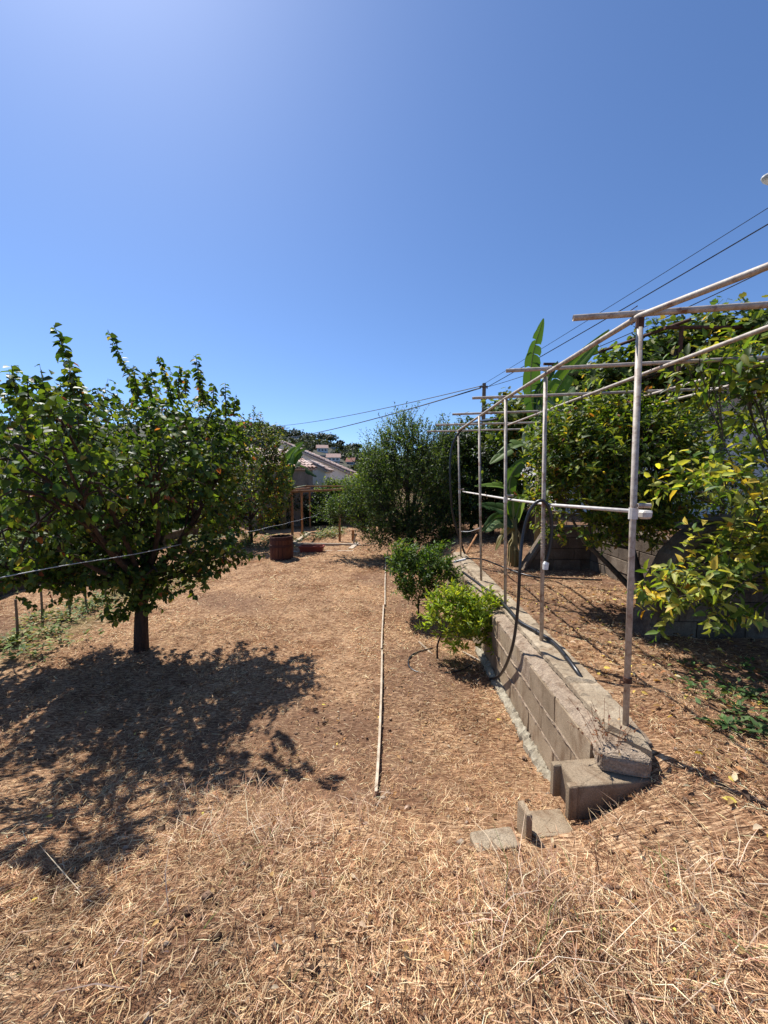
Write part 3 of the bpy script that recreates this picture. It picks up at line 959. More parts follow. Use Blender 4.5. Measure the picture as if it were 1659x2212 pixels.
for px_, lab in ((727, 'left one of two slim cypresses on the hill'), (733, 'right one of two slim cypresses on the hill')):
    c = P(px_, 979, 270)
    base = (c.x, c.y, c.z - 3.5)
    e = empty('cypress', base, lab, 'cypress tree', 'cypresses on the hill')
    MB().tube([base, (c.x, c.y, c.z)], [.25, .15], 5).build('trunk', 'bark', e)
    L = Leaves()
    for _ in range(160):
        t = rng.uniform(); a_ = rng.uniform(0, 6.28); r_ = 1.0 * (1 - t) ** .6 * (.5 + .5 * min(1, t * 6))
        L.add((c.x + r_ * math.cos(a_), c.y + r_ * math.sin(a_), c.z - 3 + 7 * t), (math.cos(a_) * .3, math.sin(a_) * .3, 1), (math.cos(a_), math.sin(a_), .2), .8, pick_color(FPAL[:1]))
    a = L.arrays()
    link(bpy.data.objects.new('crown', leaf_mesh('crown', (a[0] - np.array(base), *a[1:]), .6, 'quad', 'leaf_dull')), e)

# ------------------------------------------------------------------ tiled houses behind the garden
def tile_mesh(r_, ln_):
    seg = 7
    vs, fs = [], []
    for i, (yy, k) in enumerate(((0, 1.0), (ln_, .8))):
        for j in range(seg + 1):
            a = math.pi * j / seg
            vs.append((r_ * k * math.cos(a), yy, r_ * k * math.sin(a) + .02 * (1 - i)))
        for j in range(seg + 1):
            a = math.pi * j / seg
            vs.append((r_ * k * .82 * math.cos(a), yy, r_ * k * .82 * math.sin(a) + .02 * (1 - i)))
    w = 2 * (seg + 1)
    for j in range(seg):
        fs.append((j, j + 1, w + j + 1, w + j))
        fs.append((seg + 1 + j, w + seg + 1 + j, w + seg + 2 + j, seg + 2 + j))
        fs.append((j, seg + 1 + j, seg + 2 + j, j + 1))
    m_ = bpy.data.meshes.new('tile')
    m_.from_pydata(vs, [], fs)
    m_.materials.append(M['tile'])
    return m_
TILE = tile_mesh(.105, .46)
def tiled_slope(parent_roof, org, along, upslope, ncol, nrow, pitch_w=.2, pitch_l=.38):
    """rows of single barrel tiles on a slope; along = eave direction, upslope includes the rise"""
    a, u = Vector(along).normalized(), Vector(upslope).normalized()
    n_ = a.cross(u)
    inv = world_of(parent_roof).inverted()
    for i in range(ncol):
        for j in range(nrow):
            o = bpy.data.objects.new('tile', TILE)
            p_ = Vector(org) + a * (i + .5) * pitch_w + u * (j * pitch_l - .06) + n_ * (.03 + rng.normal(0, .006))
            m3 = Matrix(((a.x, u.x, n_.x), (a.y, u.y, n_.y), (a.z, u.z, n_.z))).to_4x4()
            o.matrix_local = inv @ Matrix.Translation(p_) @ m3 @ Matrix.Rotation(rng.normal(0, .03), 4, 'Z')
            link(o, parent_roof)

# shed: eave corner seen at the right
corner = P(684, 1013, 19.0)
th = R(40)
al = Vector((math.cos(th), math.sin(th), 0)); dn = Vector((math.sin(th), -math.cos(th), 0)); upv = -dn
Wd, Ln, rise = 3.4, 2.7, .95
eL = corner - al * Wd
shed = empty('garden_shed', (corner.x - 1.2, corner.y + 1, .0), 'grey stained stucco shed with barrel tile roof behind the wooden frame', 'shed')
def quad_body(c0, c1, c2, c3, z0, tops, name, mat, parent):
    cs = [Vector(c) for c in (c0, c1, c2, c3)]
    vs = [Vector((c.x, c.y, z0)) for c in cs] + [Vector((c.x, c.y, t)) for c, t in zip(cs, tops)]
    return MB().add(vs, [(0, 1, 5, 4), (1, 2, 6, 5), (2, 3, 7, 6), (3, 0, 4, 7), (4, 5, 6, 7), (3, 2, 1, 0)]).build(name, mat, parent)
ins = .14
c0 = eL + upv * ins + al * .05; c1 = corner + upv * ins - al * ins; c2 = c1 + upv * (Ln - ins); c3 = c0 + upv * (Ln - ins)
zt = corner.z - .06
quad_body(c0, c1, c2, c3, -.6, (zt + .02, zt + .02, zt + rise * .95, zt + rise * .95), 'wall', 'stucco_grey', shed)
ups = upv * Ln + Vector((0, 0, rise))
nr = al.cross(ups).normalized()
rf = MB().add([eL, corner, corner + ups, eL + ups] + [q - nr * .07 for q in (eL, corner, corner + ups, eL + ups)],
              [(0, 1, 2, 3), (7, 6, 5, 4), (0, 4, 5, 1), (1, 5, 6, 2), (2, 6, 7, 3), (3, 7, 4, 0)]).build('roof', 'tile_bed', shed)
tiled_slope(rf, eL, al, ups, int(Wd / .2), 8)

# main house behind it: gable end with the roof falling to the right
HY = 25.0
ap = P(600, 952, HY); ev = P(757, 1021, HY)
hs = empty('neighbour_house', ((ap.x + ev.x) / 2, HY + 3, 0), 'white stucco house with a pink tiled roof falling to the right', 'house')
quad_body((ap.x, HY, 0), (ev.x - .3, HY, 0), (ev.x - .3, HY + 7, 0), (ap.x, HY + 7, 0), -.6, (ap.z - .12, ev.z - .02, ev.z - .02, ap.z - .12), 'wall', 'stucco', hs)
sl = Vector((ap.x - ev.x, 0, ap.z - ev.z))
e0 = Vector((ev.x, HY - .25, ev.z)); e1 = Vector((ev.x, HY + 7.2, ev.z))
nr = Vector((0, 1, 0)).cross(sl).normalized()
rf = MB().add([e0, e1, e1 + sl, e0 + sl] + [q - nr * .1 for q in (e0, e1, e1 + sl, e0 + sl)],
              [(0, 1, 2, 3), (7, 6, 5, 4), (0, 4, 5, 1), (1, 5, 6, 2), (2, 6, 7, 3), (3, 7, 4, 0)]).build('roof', 'tile_bed', hs)
tiled_slope(rf, e0, (0, 1, 0), sl, 22, int(sl.length / .38))
q = P(700, 1040, HY)
MB().box((q.x, HY - .03, q.z), (.22, .12, .5)).build('window', 'glass_dark', hs)
# small lean-to between the two
q0, q1 = P(686, 1016, 21.5), P(708, 1018, 21.5)
lt = empty('lean_to', (q0.x, 22, 0), 'small white lean-to with a tile edge between shed and house', 'outbuilding')
quad_body((q0.x - .5, 21.6, 0), (q1.x - .15, 21.6, 0), (q1.x - .15, 23.4, 0), (q0.x - .5, 23.4, 0), -.6, (q0.z + .45, q1.z - .03, q1.z - .03, q0.z + .45), 'wall', 'stucco', lt)
sl = Vector((q0.x - .6 - q1.x, 0, .62)); e0 = Vector((q1.x, 21.45, q1.z)); e1 = Vector((q1.x, 23.5, q1.z))
nr = Vector((0, 1, 0)).cross(sl).normalized()
rf = MB().add([e0, e1, e1 + sl, e0 + sl] + [q - nr * .08 for q in (e0, e1, e1 + sl, e0 + sl)],
              [(0, 1, 2, 3), (7, 6, 5, 4), (0, 4, 5, 1), (1, 5, 6, 2), (2, 6, 7, 3), (3, 7, 4, 0)]).build('roof', 'tile_bed', lt)
tiled_slope(rf, e0, (0, 1, 0), sl, 10, max(2, int(sl.length / .38)))

# ------------------------------------------------------------------ white house on the right, behind the vines
wh = empty('white_house', (8.5, 11.5, 1.4), 'white walled house half hidden behind the vine arbour and lemon tree', 'house')
MB().box((9.3, 11.8, 3.05), (9.4, 4.0, 3.4)).build('wall', 'stucco_white', wh)
MB().box((8.8, 9.3, 4.62), (9.6, 1.0, .1), rx=R(-14)).build('awning', 'stucco_white', wh)
MB().box((8.8, 8.80, 4.36), (9.6, .07, .2)).build('fascia', 'fascia', wh)
for xx in (4.6, 7.25, 8.9):
    MB().box((xx, 8.98, 2.83), (.16, .16, 2.9), bev=.01).build('post', 'stucco_white', wh)
for xx in (5.6, 7.9):
    w_ = MB().box((xx, 9.78, 3.0), (1.0, .06, 1.3)).build('window_frame', 'stucco_white', wh)
    MB().box((xx - .235, 9.742, 3.0), (.43, .03, 1.18)).build('pane', 'glass_dark', w_)
    MB().box((xx + .235, 9.742, 3.0), (.43, .03, 1.18)).build('pane', 'glass_dark', w_)

# ------------------------------------------------------------------ block retaining wall with its coping
FX = 1.22
rw = empty('retaining_wall', (1.4, 5, 0), 'low concrete block retaining wall with rough coping between the two levels', 'wall')
BL, BH = .49, .2
courses = [(.52, .72, .0), (.315, .515, .26), (.11, .31, .0), (-.095, .105, .26)]
for (z0, z1, off) in courses:
    yy = 2.2 - off
    while yy < 7.75:
        a, b_ = max(yy, 2.2), min(yy + BL, 7.8)
        if b_ - a > .08:
            MB().box((FX + .1 + rng.normal(0, .003), (a + b_) / 2, (z0 + z1) / 2), (.2, b_ - a - .006, z1 - z0 - .004), bev=.006, rz=rng.normal(0, .005), jit=.0022).build('block', 'block', rw)
        yy += BL + .004
# mortar core behind the joints
MB().box((FX + .104, 5.0, .31), (.196, 5.56, .8)).build('mortar_core', 'mortar', rw)
def rough_strip(name, mat, ys, prof, jit, parent, seed=0):
    """a cast strip swept along the wall, profile of (x, z), corners jittered"""
    vs, fs = [], []
    k = len(prof)
    for yy in ys:
        for (xx, zz) in prof:
            vs.append((xx + rng.normal(0, jit), yy + rng.normal(0, jit * .5), zz + rng.normal(0, jit)))
    for i in range(len(ys) - 1):
        for j in range(k):
            fs.append((i * k + j, i * k + (j + 1) % k, (i + 1) * k + (j + 1) % k, (i + 1) * k + j))
    fs += [tuple(range(k - 1, -1, -1)), tuple((len(ys) - 1) * k + j for j in range(k))]
    return MB().add(vs, fs).build(name, mat, parent)
rough_strip('mortar_bed', 'mortar', np.arange(2.16, 7.82, .035), [(FX + .004, .722), (FX + .03, .738), (FX + .08, .752), (FX + .14, .765), (1.56, .765), (1.57, .66), (1.42, .6), (1.42, .722)], .004, rw)
# coping, its near end broken off at an angle
ys = np.arange(0, 1.0001, .0062)
vs, fs = [], []
prof = [(0, .772), (.002, .806), (.03, .815), (.08, .812), (.13, .815), (.18, .811), (.225, .808), (.245, .79), (.245, .70)]
k = len(prof)
for t in ys:
    for j, (dx_, zz) in enumerate(prof):
        xx = 1.335 + dx_ * (1 - .42 * math.exp(-t * 5.6 / .28)) + rng.normal(0, .0034)
        y0 = 2.27 - (dx_ / .245) * .22 + rng.normal(0, .012)
        yy = y0 + (7.8 - y0) * t
        crk = -.02 if abs((yy * 1.0) % 1.13 - .5) < .012 else 0
        vs.append((xx, yy, zz + rng.normal(0, .0034) + crk * (zz > .78)))
for i in range(len(ys) - 1):
    for j in range(k):
        fs.append((i * k + j, i * k + (j + 1) % k, (i + 1) * k + (j + 1) % k, (i + 1) * k + j))
fs += [tuple(range(k - 1, -1, -1)), tuple((len(ys) - 1) * k + j for j in range(k))]
MB().add(vs, fs).build('coping', 'coping', rw)
# broken mortar lump under the near end of the coping
def lump(name, mat, c, size, parent, n_=10, rough_=.12, rz=0, m_=14, pw=.55):
    vs, fs = [], []
    Rz = Matrix.Rotation(rz, 3, 'Z')
    for i in range(n_ + 1):
        ph = math.pi * i / n_
        for j in range(m_):
            a = 2 * math.pi * j / m_
            sg = lambda v_: math.copysign(abs(v_) ** pw, v_)
            q = Vector((sg(math.sin(ph) * math.cos(a)) * size[0] / 2, sg(math.sin(ph) * math.sin(a)) * size[1] / 2, sg(math.cos(ph)) * size[2] / 2))
            q *= 1 + rng.normal(0, rough_)
            vs.append(Vector(c) + Rz @ q)
    for i in range(n_):
        for j in range(m_):
            fs.append((i * m_ + j, (i + 1) * m_ + j, (i + 1) * m_ + (j + 1) % m_, i * m_ + (j + 1) % m_))
    return MB().add(vs, fs).build(name, mat, parent)
lump('broken_mortar', 'mortar', (1.36, 2.15, .7), (.27, .24, .115), rw, 40, .016, R(-14), 56, .3)
# crosswise end block, hollow at its left end
tz = R(6)
E = Matrix.Translation((1.225, 2.08, .545)) @ Matrix.Rotation(tz, 4, 'Z')
def ebox(mb, c, size, bev=.006):
    n0 = len(mb.v)
    mb.box(c, size, bev=bev)
    for i in range(n0, len(mb.v)):
        mb.v[i] = tuple(E @ Vector(mb.v[i]))
mb = MB()

ebox(mb, (-.228, -.08, 0), (.05, .04, .199))
ebox(mb, (-.228, .08, 0), (.05, .04, .199))
eb = lump('end_block', 'block', tuple(E @ Vector((.02, 0, 0))), (.46, .2, .2), rw, 44, .0035, tz, 88, .1)
mb.build('hollow_end', 'block', eb)
# pale footing running out along the base of the face
rough_strip('footing', 'footing', np.arange(2.42, 5.0, .03), [(1.15, .0), (1.155, .075), (1.18, .10), (1.205, .12), (1.215, .12), (1.215, .0)], .007, rw)

for zj in (.517, .3125, .1075):      # uneven mortar squeezed out of the bed joints
    rough_strip('mortar_joint', 'mortar', np.arange(2.22, 7.78, .03), [(FX - .0045, zj - .006), (FX - .006, zj), (FX - .004, zj + .006), (FX + .012, zj + .008), (FX + .012, zj - .008)], .0028, rw)
q = G(1183, 1786, .43)
tag(lump('concrete_slab', 'block', (q.x, q.y, gz(q.x, q.y) + .0), (.22, .16, .07), None, 30, .005, R(5), 60, .12), 'flat concrete slab on the soil beside the hollow end block', 'slab')
q = G(1132, 1803, .44)
tag(lump('upright_slab', 'block', (q.x, q.y, gz(q.x, q.y) + .055), (.034, .1, .2), None, 30, .006, R(8), 40, .14), 'narrow concrete piece standing upright left of the wall end', 'slab')
q = G(1068, 1826, .5)
tag(lump('paving_stone', 'coping', (q.x, q.y, gz(q.x, q.y) + .002), (.22, .11, .06), None, 30, .008, R(9), 60, .16), 'pale flat stone half buried in straw before the wall end', 'stone')

# ------------------------------------------------------------------ garden walls on the upper level (right)
def course_wall(e, x_left, x_right, y0, thick, zb, ztop_fn, nrow, mat='oldwall'):
    """courses of blocks; the left end and the top follow a slope: x_left(z), z <= ztop_fn(x)"""
    for r_ in range(nrow):
        z0, z1 = zb + r_ * .2, zb + r_ * .2 + .2
        xa0, xa1 = x_left(z0), x_left(z1)
        if xa0 is None: continue
        if xa1 is None: xa1 = xa0 + .3
        xx = xa0 - (.24 if r_ % 2 else 0)
        while xx < x_right - .05:
            b0, b1 = max(xx, xa0), min(xx + .48, x_right)
            t0, t1 = max(xx, xa1), min(xx + .48, x_right)
            if t1 - t0 < .03 and b1 - b0 < .05:
                xx += .48; continue
            t1 = max(t1, t0 + .01); b1 = max(b1, b0 + .01)
            g = .005
            f_ = y0 + rng.normal(0, .004)
            zc0, zc1 = min(z1, ztop_fn(t0)), min(z1, ztop_fn(t1))
            if max(zc0, zc1) - z0 > .02:
                vs = [(b0 + g, f_, z0 + g), (b1 - g, f_, z0 + g), (t1 - g, f_, max(zc1, z0 + .02) - g), (t0 + g, f_, max(zc0, z0 + .02) - g)]
                vs += [(a, f_ + thick, c_) for a, _, c_ in vs]
                MB().add(vs, [(0, 1, 2, 3), (7, 6, 5, 4), (0, 4, 5, 1), (1, 5, 6, 2), (2, 6, 7, 3), (3, 7, 4, 0)]).build('block', mat, e)
            xx += .48
ZU = .68
# wall A, with a sloping near end
wa = empty('stepped_wall', (3.1, 6.85, ZU), 'shaded block wall with a sloping end beside the small banana plant', 'wall')
xA = lambda z: 2.45 + (z - ZU) * .62 if z < 1.45 else None
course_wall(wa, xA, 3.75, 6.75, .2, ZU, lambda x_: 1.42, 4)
vs = []
for (xx, zz) in ((2.43, ZU), (2.86, 1.40)):
    for dy in (-.02, .22):
        vs += [(xx - .045, 6.75 + dy, zz), (xx + .012, 6.75 + dy, zz + .004)]
MB().add(vs, [(0, 1, 3, 2), (4, 6, 7, 5), (0, 4, 5, 1), (2, 3, 7, 6), (0, 2, 6, 4), (1, 5, 7, 3)]).build('sloping_cap', 'oldwall', wa)
MB().box((3.32, 6.85, 1.445), (.95, .25, .06), bev=.01).build('cap', 'oldwall', wa)
# wall B, along the terrace
wb = empty('terrace_wall', (3.7, 5.3, ZU), 'long shaded block wall holding the house terrace behind the orange tree', 'wall')
for r_ in range(4):
    yy = 3.98 - (.25 if r_ % 2 else 0)
    while yy < 6.7:
        a, b_ = max(yy, 3.98), min(yy + .48, 6.73)
        if b_ - a > .06:
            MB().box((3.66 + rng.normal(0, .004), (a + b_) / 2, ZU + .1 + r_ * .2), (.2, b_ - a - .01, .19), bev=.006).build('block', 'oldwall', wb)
        yy += .48
MB().box((3.66, 5.36, ZU + .83), (.24, 2.72, .05), bev=.01).build('cap', 'oldwall', wb)
# wall C, nearest, with a rounded sloping end
wc = empty('curved_wall', (3.6, 3.85, ZU), 'old wall with a curved sloping top under the lemon tree', 'wall')
PC = [(.6, 2.6), (.72, 2.63), (1.2, 2.75), (1.5, 2.89), (1.66, 3.02), (1.78, 3.16)]
def xC(z):
    return float(np.interp(z, [q[0] for q in PC], [q[1] for q in PC])) if z <= 2.3 else None
topC = lambda x_: float(np.interp(x_, [2.63, 2.75, 2.89, 3.02, 3.16, 3.7, 5.2], [.74, 1.2, 1.5, 1.66, 1.78, 1.96, 2.12]))
course_wall(wc, xC, 5.2, 3.78, .2, ZU, topC, 8)
capx = [2.6, 2.68, 2.75, 2.82, 2.89, 2.95, 3.02, 3.09, 3.16, 3.3, 3.5, 3.7, 4.2, 5.2]
vs, fs = [], []
for xx in capx:
    zz = topC(xx) if xx > 2.61 else .66
    for dy, dz in ((-.03, -.01), (-.03, .05), (.24, .05), (.24, -.01)):
        vs.append((xx - (.05 if dz > 0 and xx < 3.1 else 0) + rng.normal(0, .005), 3.78 + dy, zz + dz + rng.normal(0, .006)))
for i in range(len(capx) - 1):
    for j in range(4):
        fs.append((i * 4 + j, i * 4 + (j + 1) % 4, i * 4 + 4 + (j + 1) % 4, i * 4 + 4 + j))
fs += [(3, 2, 1, 0), tuple(len(vs) - 4 + j for j in range(4))]
MB().add(vs, fs).build('cap', 'oldwall', wc)
lump('corner_stone', 'oldwall', (2.62, 3.72, .76), (.1, .09, .2), wc, 8, .06)

# low wall at the far left, behind the stakes
lw = empty('low_wall', (-7.56, 10, 0), 'low brown block wall in shade behind the stakes at left', 'wall')
for r_ in range(2):
    yy = 5.0 - (.25 if r_ % 2 else 0)
    while yy < 17:
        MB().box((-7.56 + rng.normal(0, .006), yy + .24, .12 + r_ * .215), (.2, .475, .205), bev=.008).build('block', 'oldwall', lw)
        yy += .49
MB().box((-7.56, 10.9, .465), (.26, 12.0, .05), bev=.01).build('cap', 'oldwall', lw)

# ================================================================== TREES
def lobe(px, py, Y, rx, rz, ry, w=1.0):
    c = P(px, py, Y)
    return (tuple(c), (rx * Y / 833, ry, rz * Y / 833), w)
PEAR = [(5, (.038, .075, .015), .28), (4, (.075, .12, .022), .25), (1.8, (.13, .175, .03), .2), (.22, (.26, .09, .04), .25), (.2, (.3, .24, .05), .2)]
b0 = G(305, 1408, .02)
TY = b0.y
lobes = [lobe(300, 990, TY, 175, 120, 1.3), lobe(90, 1000, TY - .1, 140, 120, 1.2), lobe(-70, 1050, TY - .3, 120, 120, 1.1),
         lobe(110, 1170, TY - .2, 150, 75, .9), lobe(-40, 1210, TY - .4, 120, 60, .8), lobe(300, 1130, TY - .3, 170, 85, 1.0),
         lobe(430, 950, TY + .1, 80, 100, .9), lobe(440, 1090, TY + .1, 75, 80, .8), lobe(455, 1175, TY, 55, 34, .35, 2.0),
         lobe(390, 1225, TY - .1, 55, 30, .35, 2.0), lobe(310, 1262, TY - .15, 52, 48, .3, 3.0), lobe(428, 1238, TY - .2, 40, 28, .25, 3.0), lobe(485, 1195, TY - .1, 36, 26, .25, 3.0), lobe(130, 1030, TY - 2.0, 150, 110, .5), lobe(130, 905, TY - 2.1, 80, 55, .4), lobe(30, 960, TY - 1.9, 90, 80, .4), lobe(40, 1130, TY - 1.7, 120, 90, .45), lobe(200, 1130, TY - 1.0, 120, 80, .5),
         lobe(340, 1020, TY - 1.1, 120, 100, .5), lobe(25, 900, TY - .2, 45, 60, .4), lobe(270, 1320, TY - .1, 22, 22, .12, 1.5),
         lobe(150, 920, TY, 70, 50, .5), lobe(350, 880, TY, 60, 50, .4), lobe(20, 1255, TY - .3, 120, 35, .5), lobe(175, 1240, TY - .2, 70, 34, .4), lobe(250, 1200, TY - .5, 90, 55, .5), lobe(100, 1240, TY - .6, 90, 42, .4), lobe(230, 1255, TY - .6, 80, 32, .3), lobe(340, 1235, TY - .6, 60, 36, .3), lobe(420, 1195, TY - .4, 70, 40, .4), lobe(30, 1255, TY - .7, 90, 30, .3), lobe(160, 1255, TY - .4, 60, 24, .3), lobe(480, 1010, TY + .4, 50, 90, .7), lobe(460, 880, TY + .2, 40, 40, .4)]
SPIKES = [((190, 890), (130, 704)), ((180, 880), (150, 790)), ((305, 870), (242, 718)), ((300, 860), (285, 790)), ((375, 870), (348, 768)), ((440, 870), (418, 765)), ((432, 880), (432, 800)),
          ((488, 910), (487, 828)), ((40, 880), (18, 788)), ((60, 890), (62, 815)), ((110, 890), (95, 838)), ((330, 860), (312, 808)), ((505, 900), (505, 860)), ((215, 880), (212, 838)), ((385, 860), (385, 790)), ((460, 880), (462, 830)), ((400, 860), (402, 800))]
def pear_extra(L, T):
    for (a, b_) in SPIKES:
        dy = -.6 + rng.normal(0, .25) - (1.5 if a[0] < 200 else .3 if a[0] < 320 else 0)
        A, B = P(*a, TY + dy), P(*b_, TY + dy)
        v = B - A
        shoot(L, T, A, v, v.length, int(v.length * 75) + 6, .08, PEAR, .85, .9, .008, .06, .1)
    for _ in range(60):      # drooping skirts under the crown
        px_ = rng.uniform(-60, 300); A = P(px_, rng.uniform(1205, 1255), TY - rng.uniform(.2, .8))
        shoot(L, T, A, (rng.normal(0, .4), rng.normal(0, .4), -.9), rng.uniform(.1, .24), 8, .079, PEAR, .3, .8, .003, .2)
    for px_, py_ in ((300, 1270), (285, 1290), (325, 1285), (340, 1265), (275, 1310), (262, 1318), (310, 1300), (330, 1300), (352, 1275), (265, 1300), (290, 1300)):
        for _ in range(2):
            shoot(L, T, P(px_, py_, TY - .18 + rng.normal(0, .08)), (rng.normal(0, .5), -.3, -.6), .14, 8, .079, PEAR, .3, .8, .003, .2)
    # low branch reaching right
    A, B = P(380, 1235, TY - .1), P(512, 1192, TY - .1)
    for t in np.linspace(0, 1, 9):
        shoot(L, T, A.lerp(B, t), (.5, -.1, -.25), .22, 10, .085, PEAR, .4, .8)
tr = [b0 - Vector((0, 0, .1)), P(305, 1350, TY), P(307, 1300, TY), P(314, 1240, TY)]
build_tree('pear_tree', tuple(b0), tr, .095, lobes, 2700, (.078, .72, 'ovate'), PEAR, 'leafy pear tree with upright shoots and bare trunk at left', 'tree',
           shoot_len=(.16, .36), nleaf=(7, 11), up=.55, droop=.85, spread=.85, updir=.2, nbig=300, extra=pear_extra, limb_r=.05, gap=-.62)

# second pear tree, farther back
b1 = G(541, 1176, 0); TY = 13.2
b1 = Vector((P(541, 1176, TY).x, TY, 0))
lobes = [lobe(545, 1060, TY, 75, 90, 1.2), lobe(480, 1080, TY, 60, 80, 1.0), lobe(590, 1040, TY, 32, 80, .7), lobe(545, 960, TY, 35, 60, .6), lobe(590, 975, TY, 25, 50, .4), lobe(515, 1120, TY, 70, 40, .9)]
def pear2_extra(L, T):
    for a, b_ in (((548, 940), (549, 878)), ((582, 960), (580, 912)), ((600, 970), (604, 930)), ((560, 950), (558, 900)), ((525, 950), (522, 910)), ((612, 1000), (618, 962)), ((535, 930), (538, 893))):
        A, B = P(*a, TY), P(*b_, TY); v = B - A
        shoot(L, T, A, v, v.length, int(v.length * 40) + 5, .1, PEAR, .25, .75, .01, .06, .3)
PEAR2 = [(3, (.045, .085, .018), .28), (4, (.1, .135, .03), .25), (2.4, (.18, .19, .04), .2), (.7, (.28, .11, .05), .25)]
build_tree('pear_tree', tuple(b1), [b1 - Vector((0, 0, .1)), b1 + Vector((.03, 0, .5)), b1 + Vector((0, 0, 1.0))], .08, lobes, 1700, (.1, .68, 'ovate'), PEAR2,
           'smaller pear tree with reddish shoots behind the first, left of the barrel', 'tree', shoot_len=(.2, .45), nleaf=(7, 10), up=.55, droop=.4, extra=pear2_extra)

# dark citrus in the middle
DARK = [(5, (.03, .06, .017), .3), (4, (.065, .11, .027), .25), (2.2, (.12, .175, .042), .2)]
TY = 11.4
b2 = Vector((P(885, 1200, TY).x, TY, 0))
lobes = [lobe(880, 1030, TY, 110, 100, 1.5), lobe(950, 1060, TY + .3, 60, 100, 1.3), lobe(820, 1085, TY - .2, 75, 75, 1.1), lobe(880, 950, TY, 50, 55, .7), lobe(768, 1110, TY - .2, 58, 40, .8),
         lobe(850, 1150, TY - .5, 85, 38, .9), lobe(930, 1145, TY - .5, 75, 45, .9), lobe(890, 1165, TY - .7, 90, 26, .6), lobe(965, 1100, TY - .2, 50, 60, .8), lobe(925, 960, TY + .2, 45, 50, .6), lobe(722, 1115, TY - .1, 34, 26, .5), lobe(805, 1020, TY, 40, 40, .6), lobe(990, 1010, TY + .5, 40, 60, .8), lobe(850, 965, TY, 26, 36, .4), lobe(905, 935, TY, 22, 34, .4), lobe(955, 950, TY + .2, 24, 34, .4), lobe(770, 1065, TY, 26, 22, .4), lobe(980, 965, TY + .4, 24, 30, .4)]
def dark_extra(L, T):
    for a, b_ in (((880, 920), (879, 886)), ((874, 930), (868, 900)), ((890, 930), (893, 908)), ((925, 930), (928, 912)), ((905, 925), (908, 905)), ((850, 950), (848, 925)), ((800, 985), (795, 955)), ((815, 985), (818, 952)), ((960, 935), (962, 918)), ((940, 935), (944, 915)), ((830, 965), (829, 938))):
        A, B = P(*a, TY), P(*b_, TY); v = B - A
        for _ in range(3):
            shoot(L, T, A + Vector(rng.normal(0, .06, 3)), v, v.length * rng.uniform(.7, 1.05), int(v.length * 45) + 5, .085, DARK, -.1, .8, .008, .05, .3)
build_tree('citrus_tree', tuple(b2), [b2 - Vector((0, 0, .1)), b2 + Vector((.05, 0, .4)), b2 + Vector((0, 0, .8))], .09, lobes, 4700, (.088, .42, 'lance'), DARK,
           'large dense dark green citrus tree behind the two small ones', 'tree', shoot_len=(.2, .6), nleaf=(9, 15), up=.75, droop=-.05, spread=.75, extra=dark_extra, bias=.38, wood='bark_grey')

# two small citrus beside the block wall
YG = [(4, (.14, .21, .022), .22), (4.5, (.24, .31, .035), .18), (1.5, (.36, .38, .07), .15)]
q = G(946, 1428, .03); TY = q.y
lobes = [lobe(985, 1320, TY, 52, 42, .24), lobe(1035, 1335, TY - .1, 50, 48, .24), lobe(1000, 1375, TY - .05, 55, 26, .2), lobe(955, 1330, TY, 30, 45, .2), lobe(1065, 1360, TY - .15, 25, 25, .14)]
build_tree('citrus_sapling', tuple(q), [q - Vector((0, 0, .06)), P(945, 1395, TY), P(958, 1360, TY)], .014, lobes, 320, (.096, .3, 'lance'), YG,
           'small bright yellow-green citrus bush on a thin stem by the wall', 'bush', shoot_len=(.08, .22), nleaf=(8, 13), up=.85, droop=.02, spread=.65, nbig=200, bend=.25, limb_r=.008, wood='bark', tw=.0025, gapk=9, gap=-1.0)
MG = [(5, (.04, .085, .016), .25), (4, (.08, .14, .025), .2), (1.5, (.14, .2, .035), .18)]
q = G(905, 1336, .03); TY = q.y
lobes = [lobe(890, 1235, TY, 45, 50, .35), lobe(945, 1225, TY, 42, 40, .33), lobe(900, 1280, TY, 45, 28, .3), lobe(955, 1260, TY - .1, 32, 30, .25), lobe(872, 1210, TY, 26, 28, .22)]
build_tree('citrus_sapling', tuple(q), [q - Vector((0, 0, .06)), P(904, 1315, TY), P(905, 1285, TY)], .016, lobes, 420, (.09, .36, 'lance'), MG,
           'small darker green citrus bush, farther of the two by the wall', 'bush', shoot_len=(.1, .25), nleaf=(8, 13), up=.8, droop=.05, spread=.7, nbig=150, bend=.25, limb_r=.01, wood='bark', tw=.003, gapk=8, gap=-.9)

# orange tree on the upper level
OR = [(4, (.045, .085, .015), .28), (4, (.1, .15, .024), .25), (3.2, (.2, .24, .036), .22), (.5, (.36, .27, .04), .2), (.2, (.25, .1, .03), .2)]
TY = 4.6
q = Vector((P(1384, 1330, TY).x, TY, .68))
lobes = [lobe(1320, 1010, TY, 120, 110, .75), lobe(1220, 1000, TY + .2, 60, 90, .55), lobe(1420, 1000, TY, 80, 100, .6), lobe(1240, 1100, TY + .1, 70, 65, .5), lobe(1340, 1120, TY - .1, 90, 60, .55),
         lobe(1300, 905, TY + .1, 70, 40, .4), lobe(1400, 930, TY, 70, 45, .45), lobe(1265, 940, TY + .1, 60, 50, .45), lobe(1185, 1060, TY + .2, 30, 45, .3), lobe(1425, 1100, TY, 50, 60, .4), lobe(1255, 1165, TY - .05, 36, 22, .2), lobe(1200, 945, TY + .2, 30, 40, .3)]
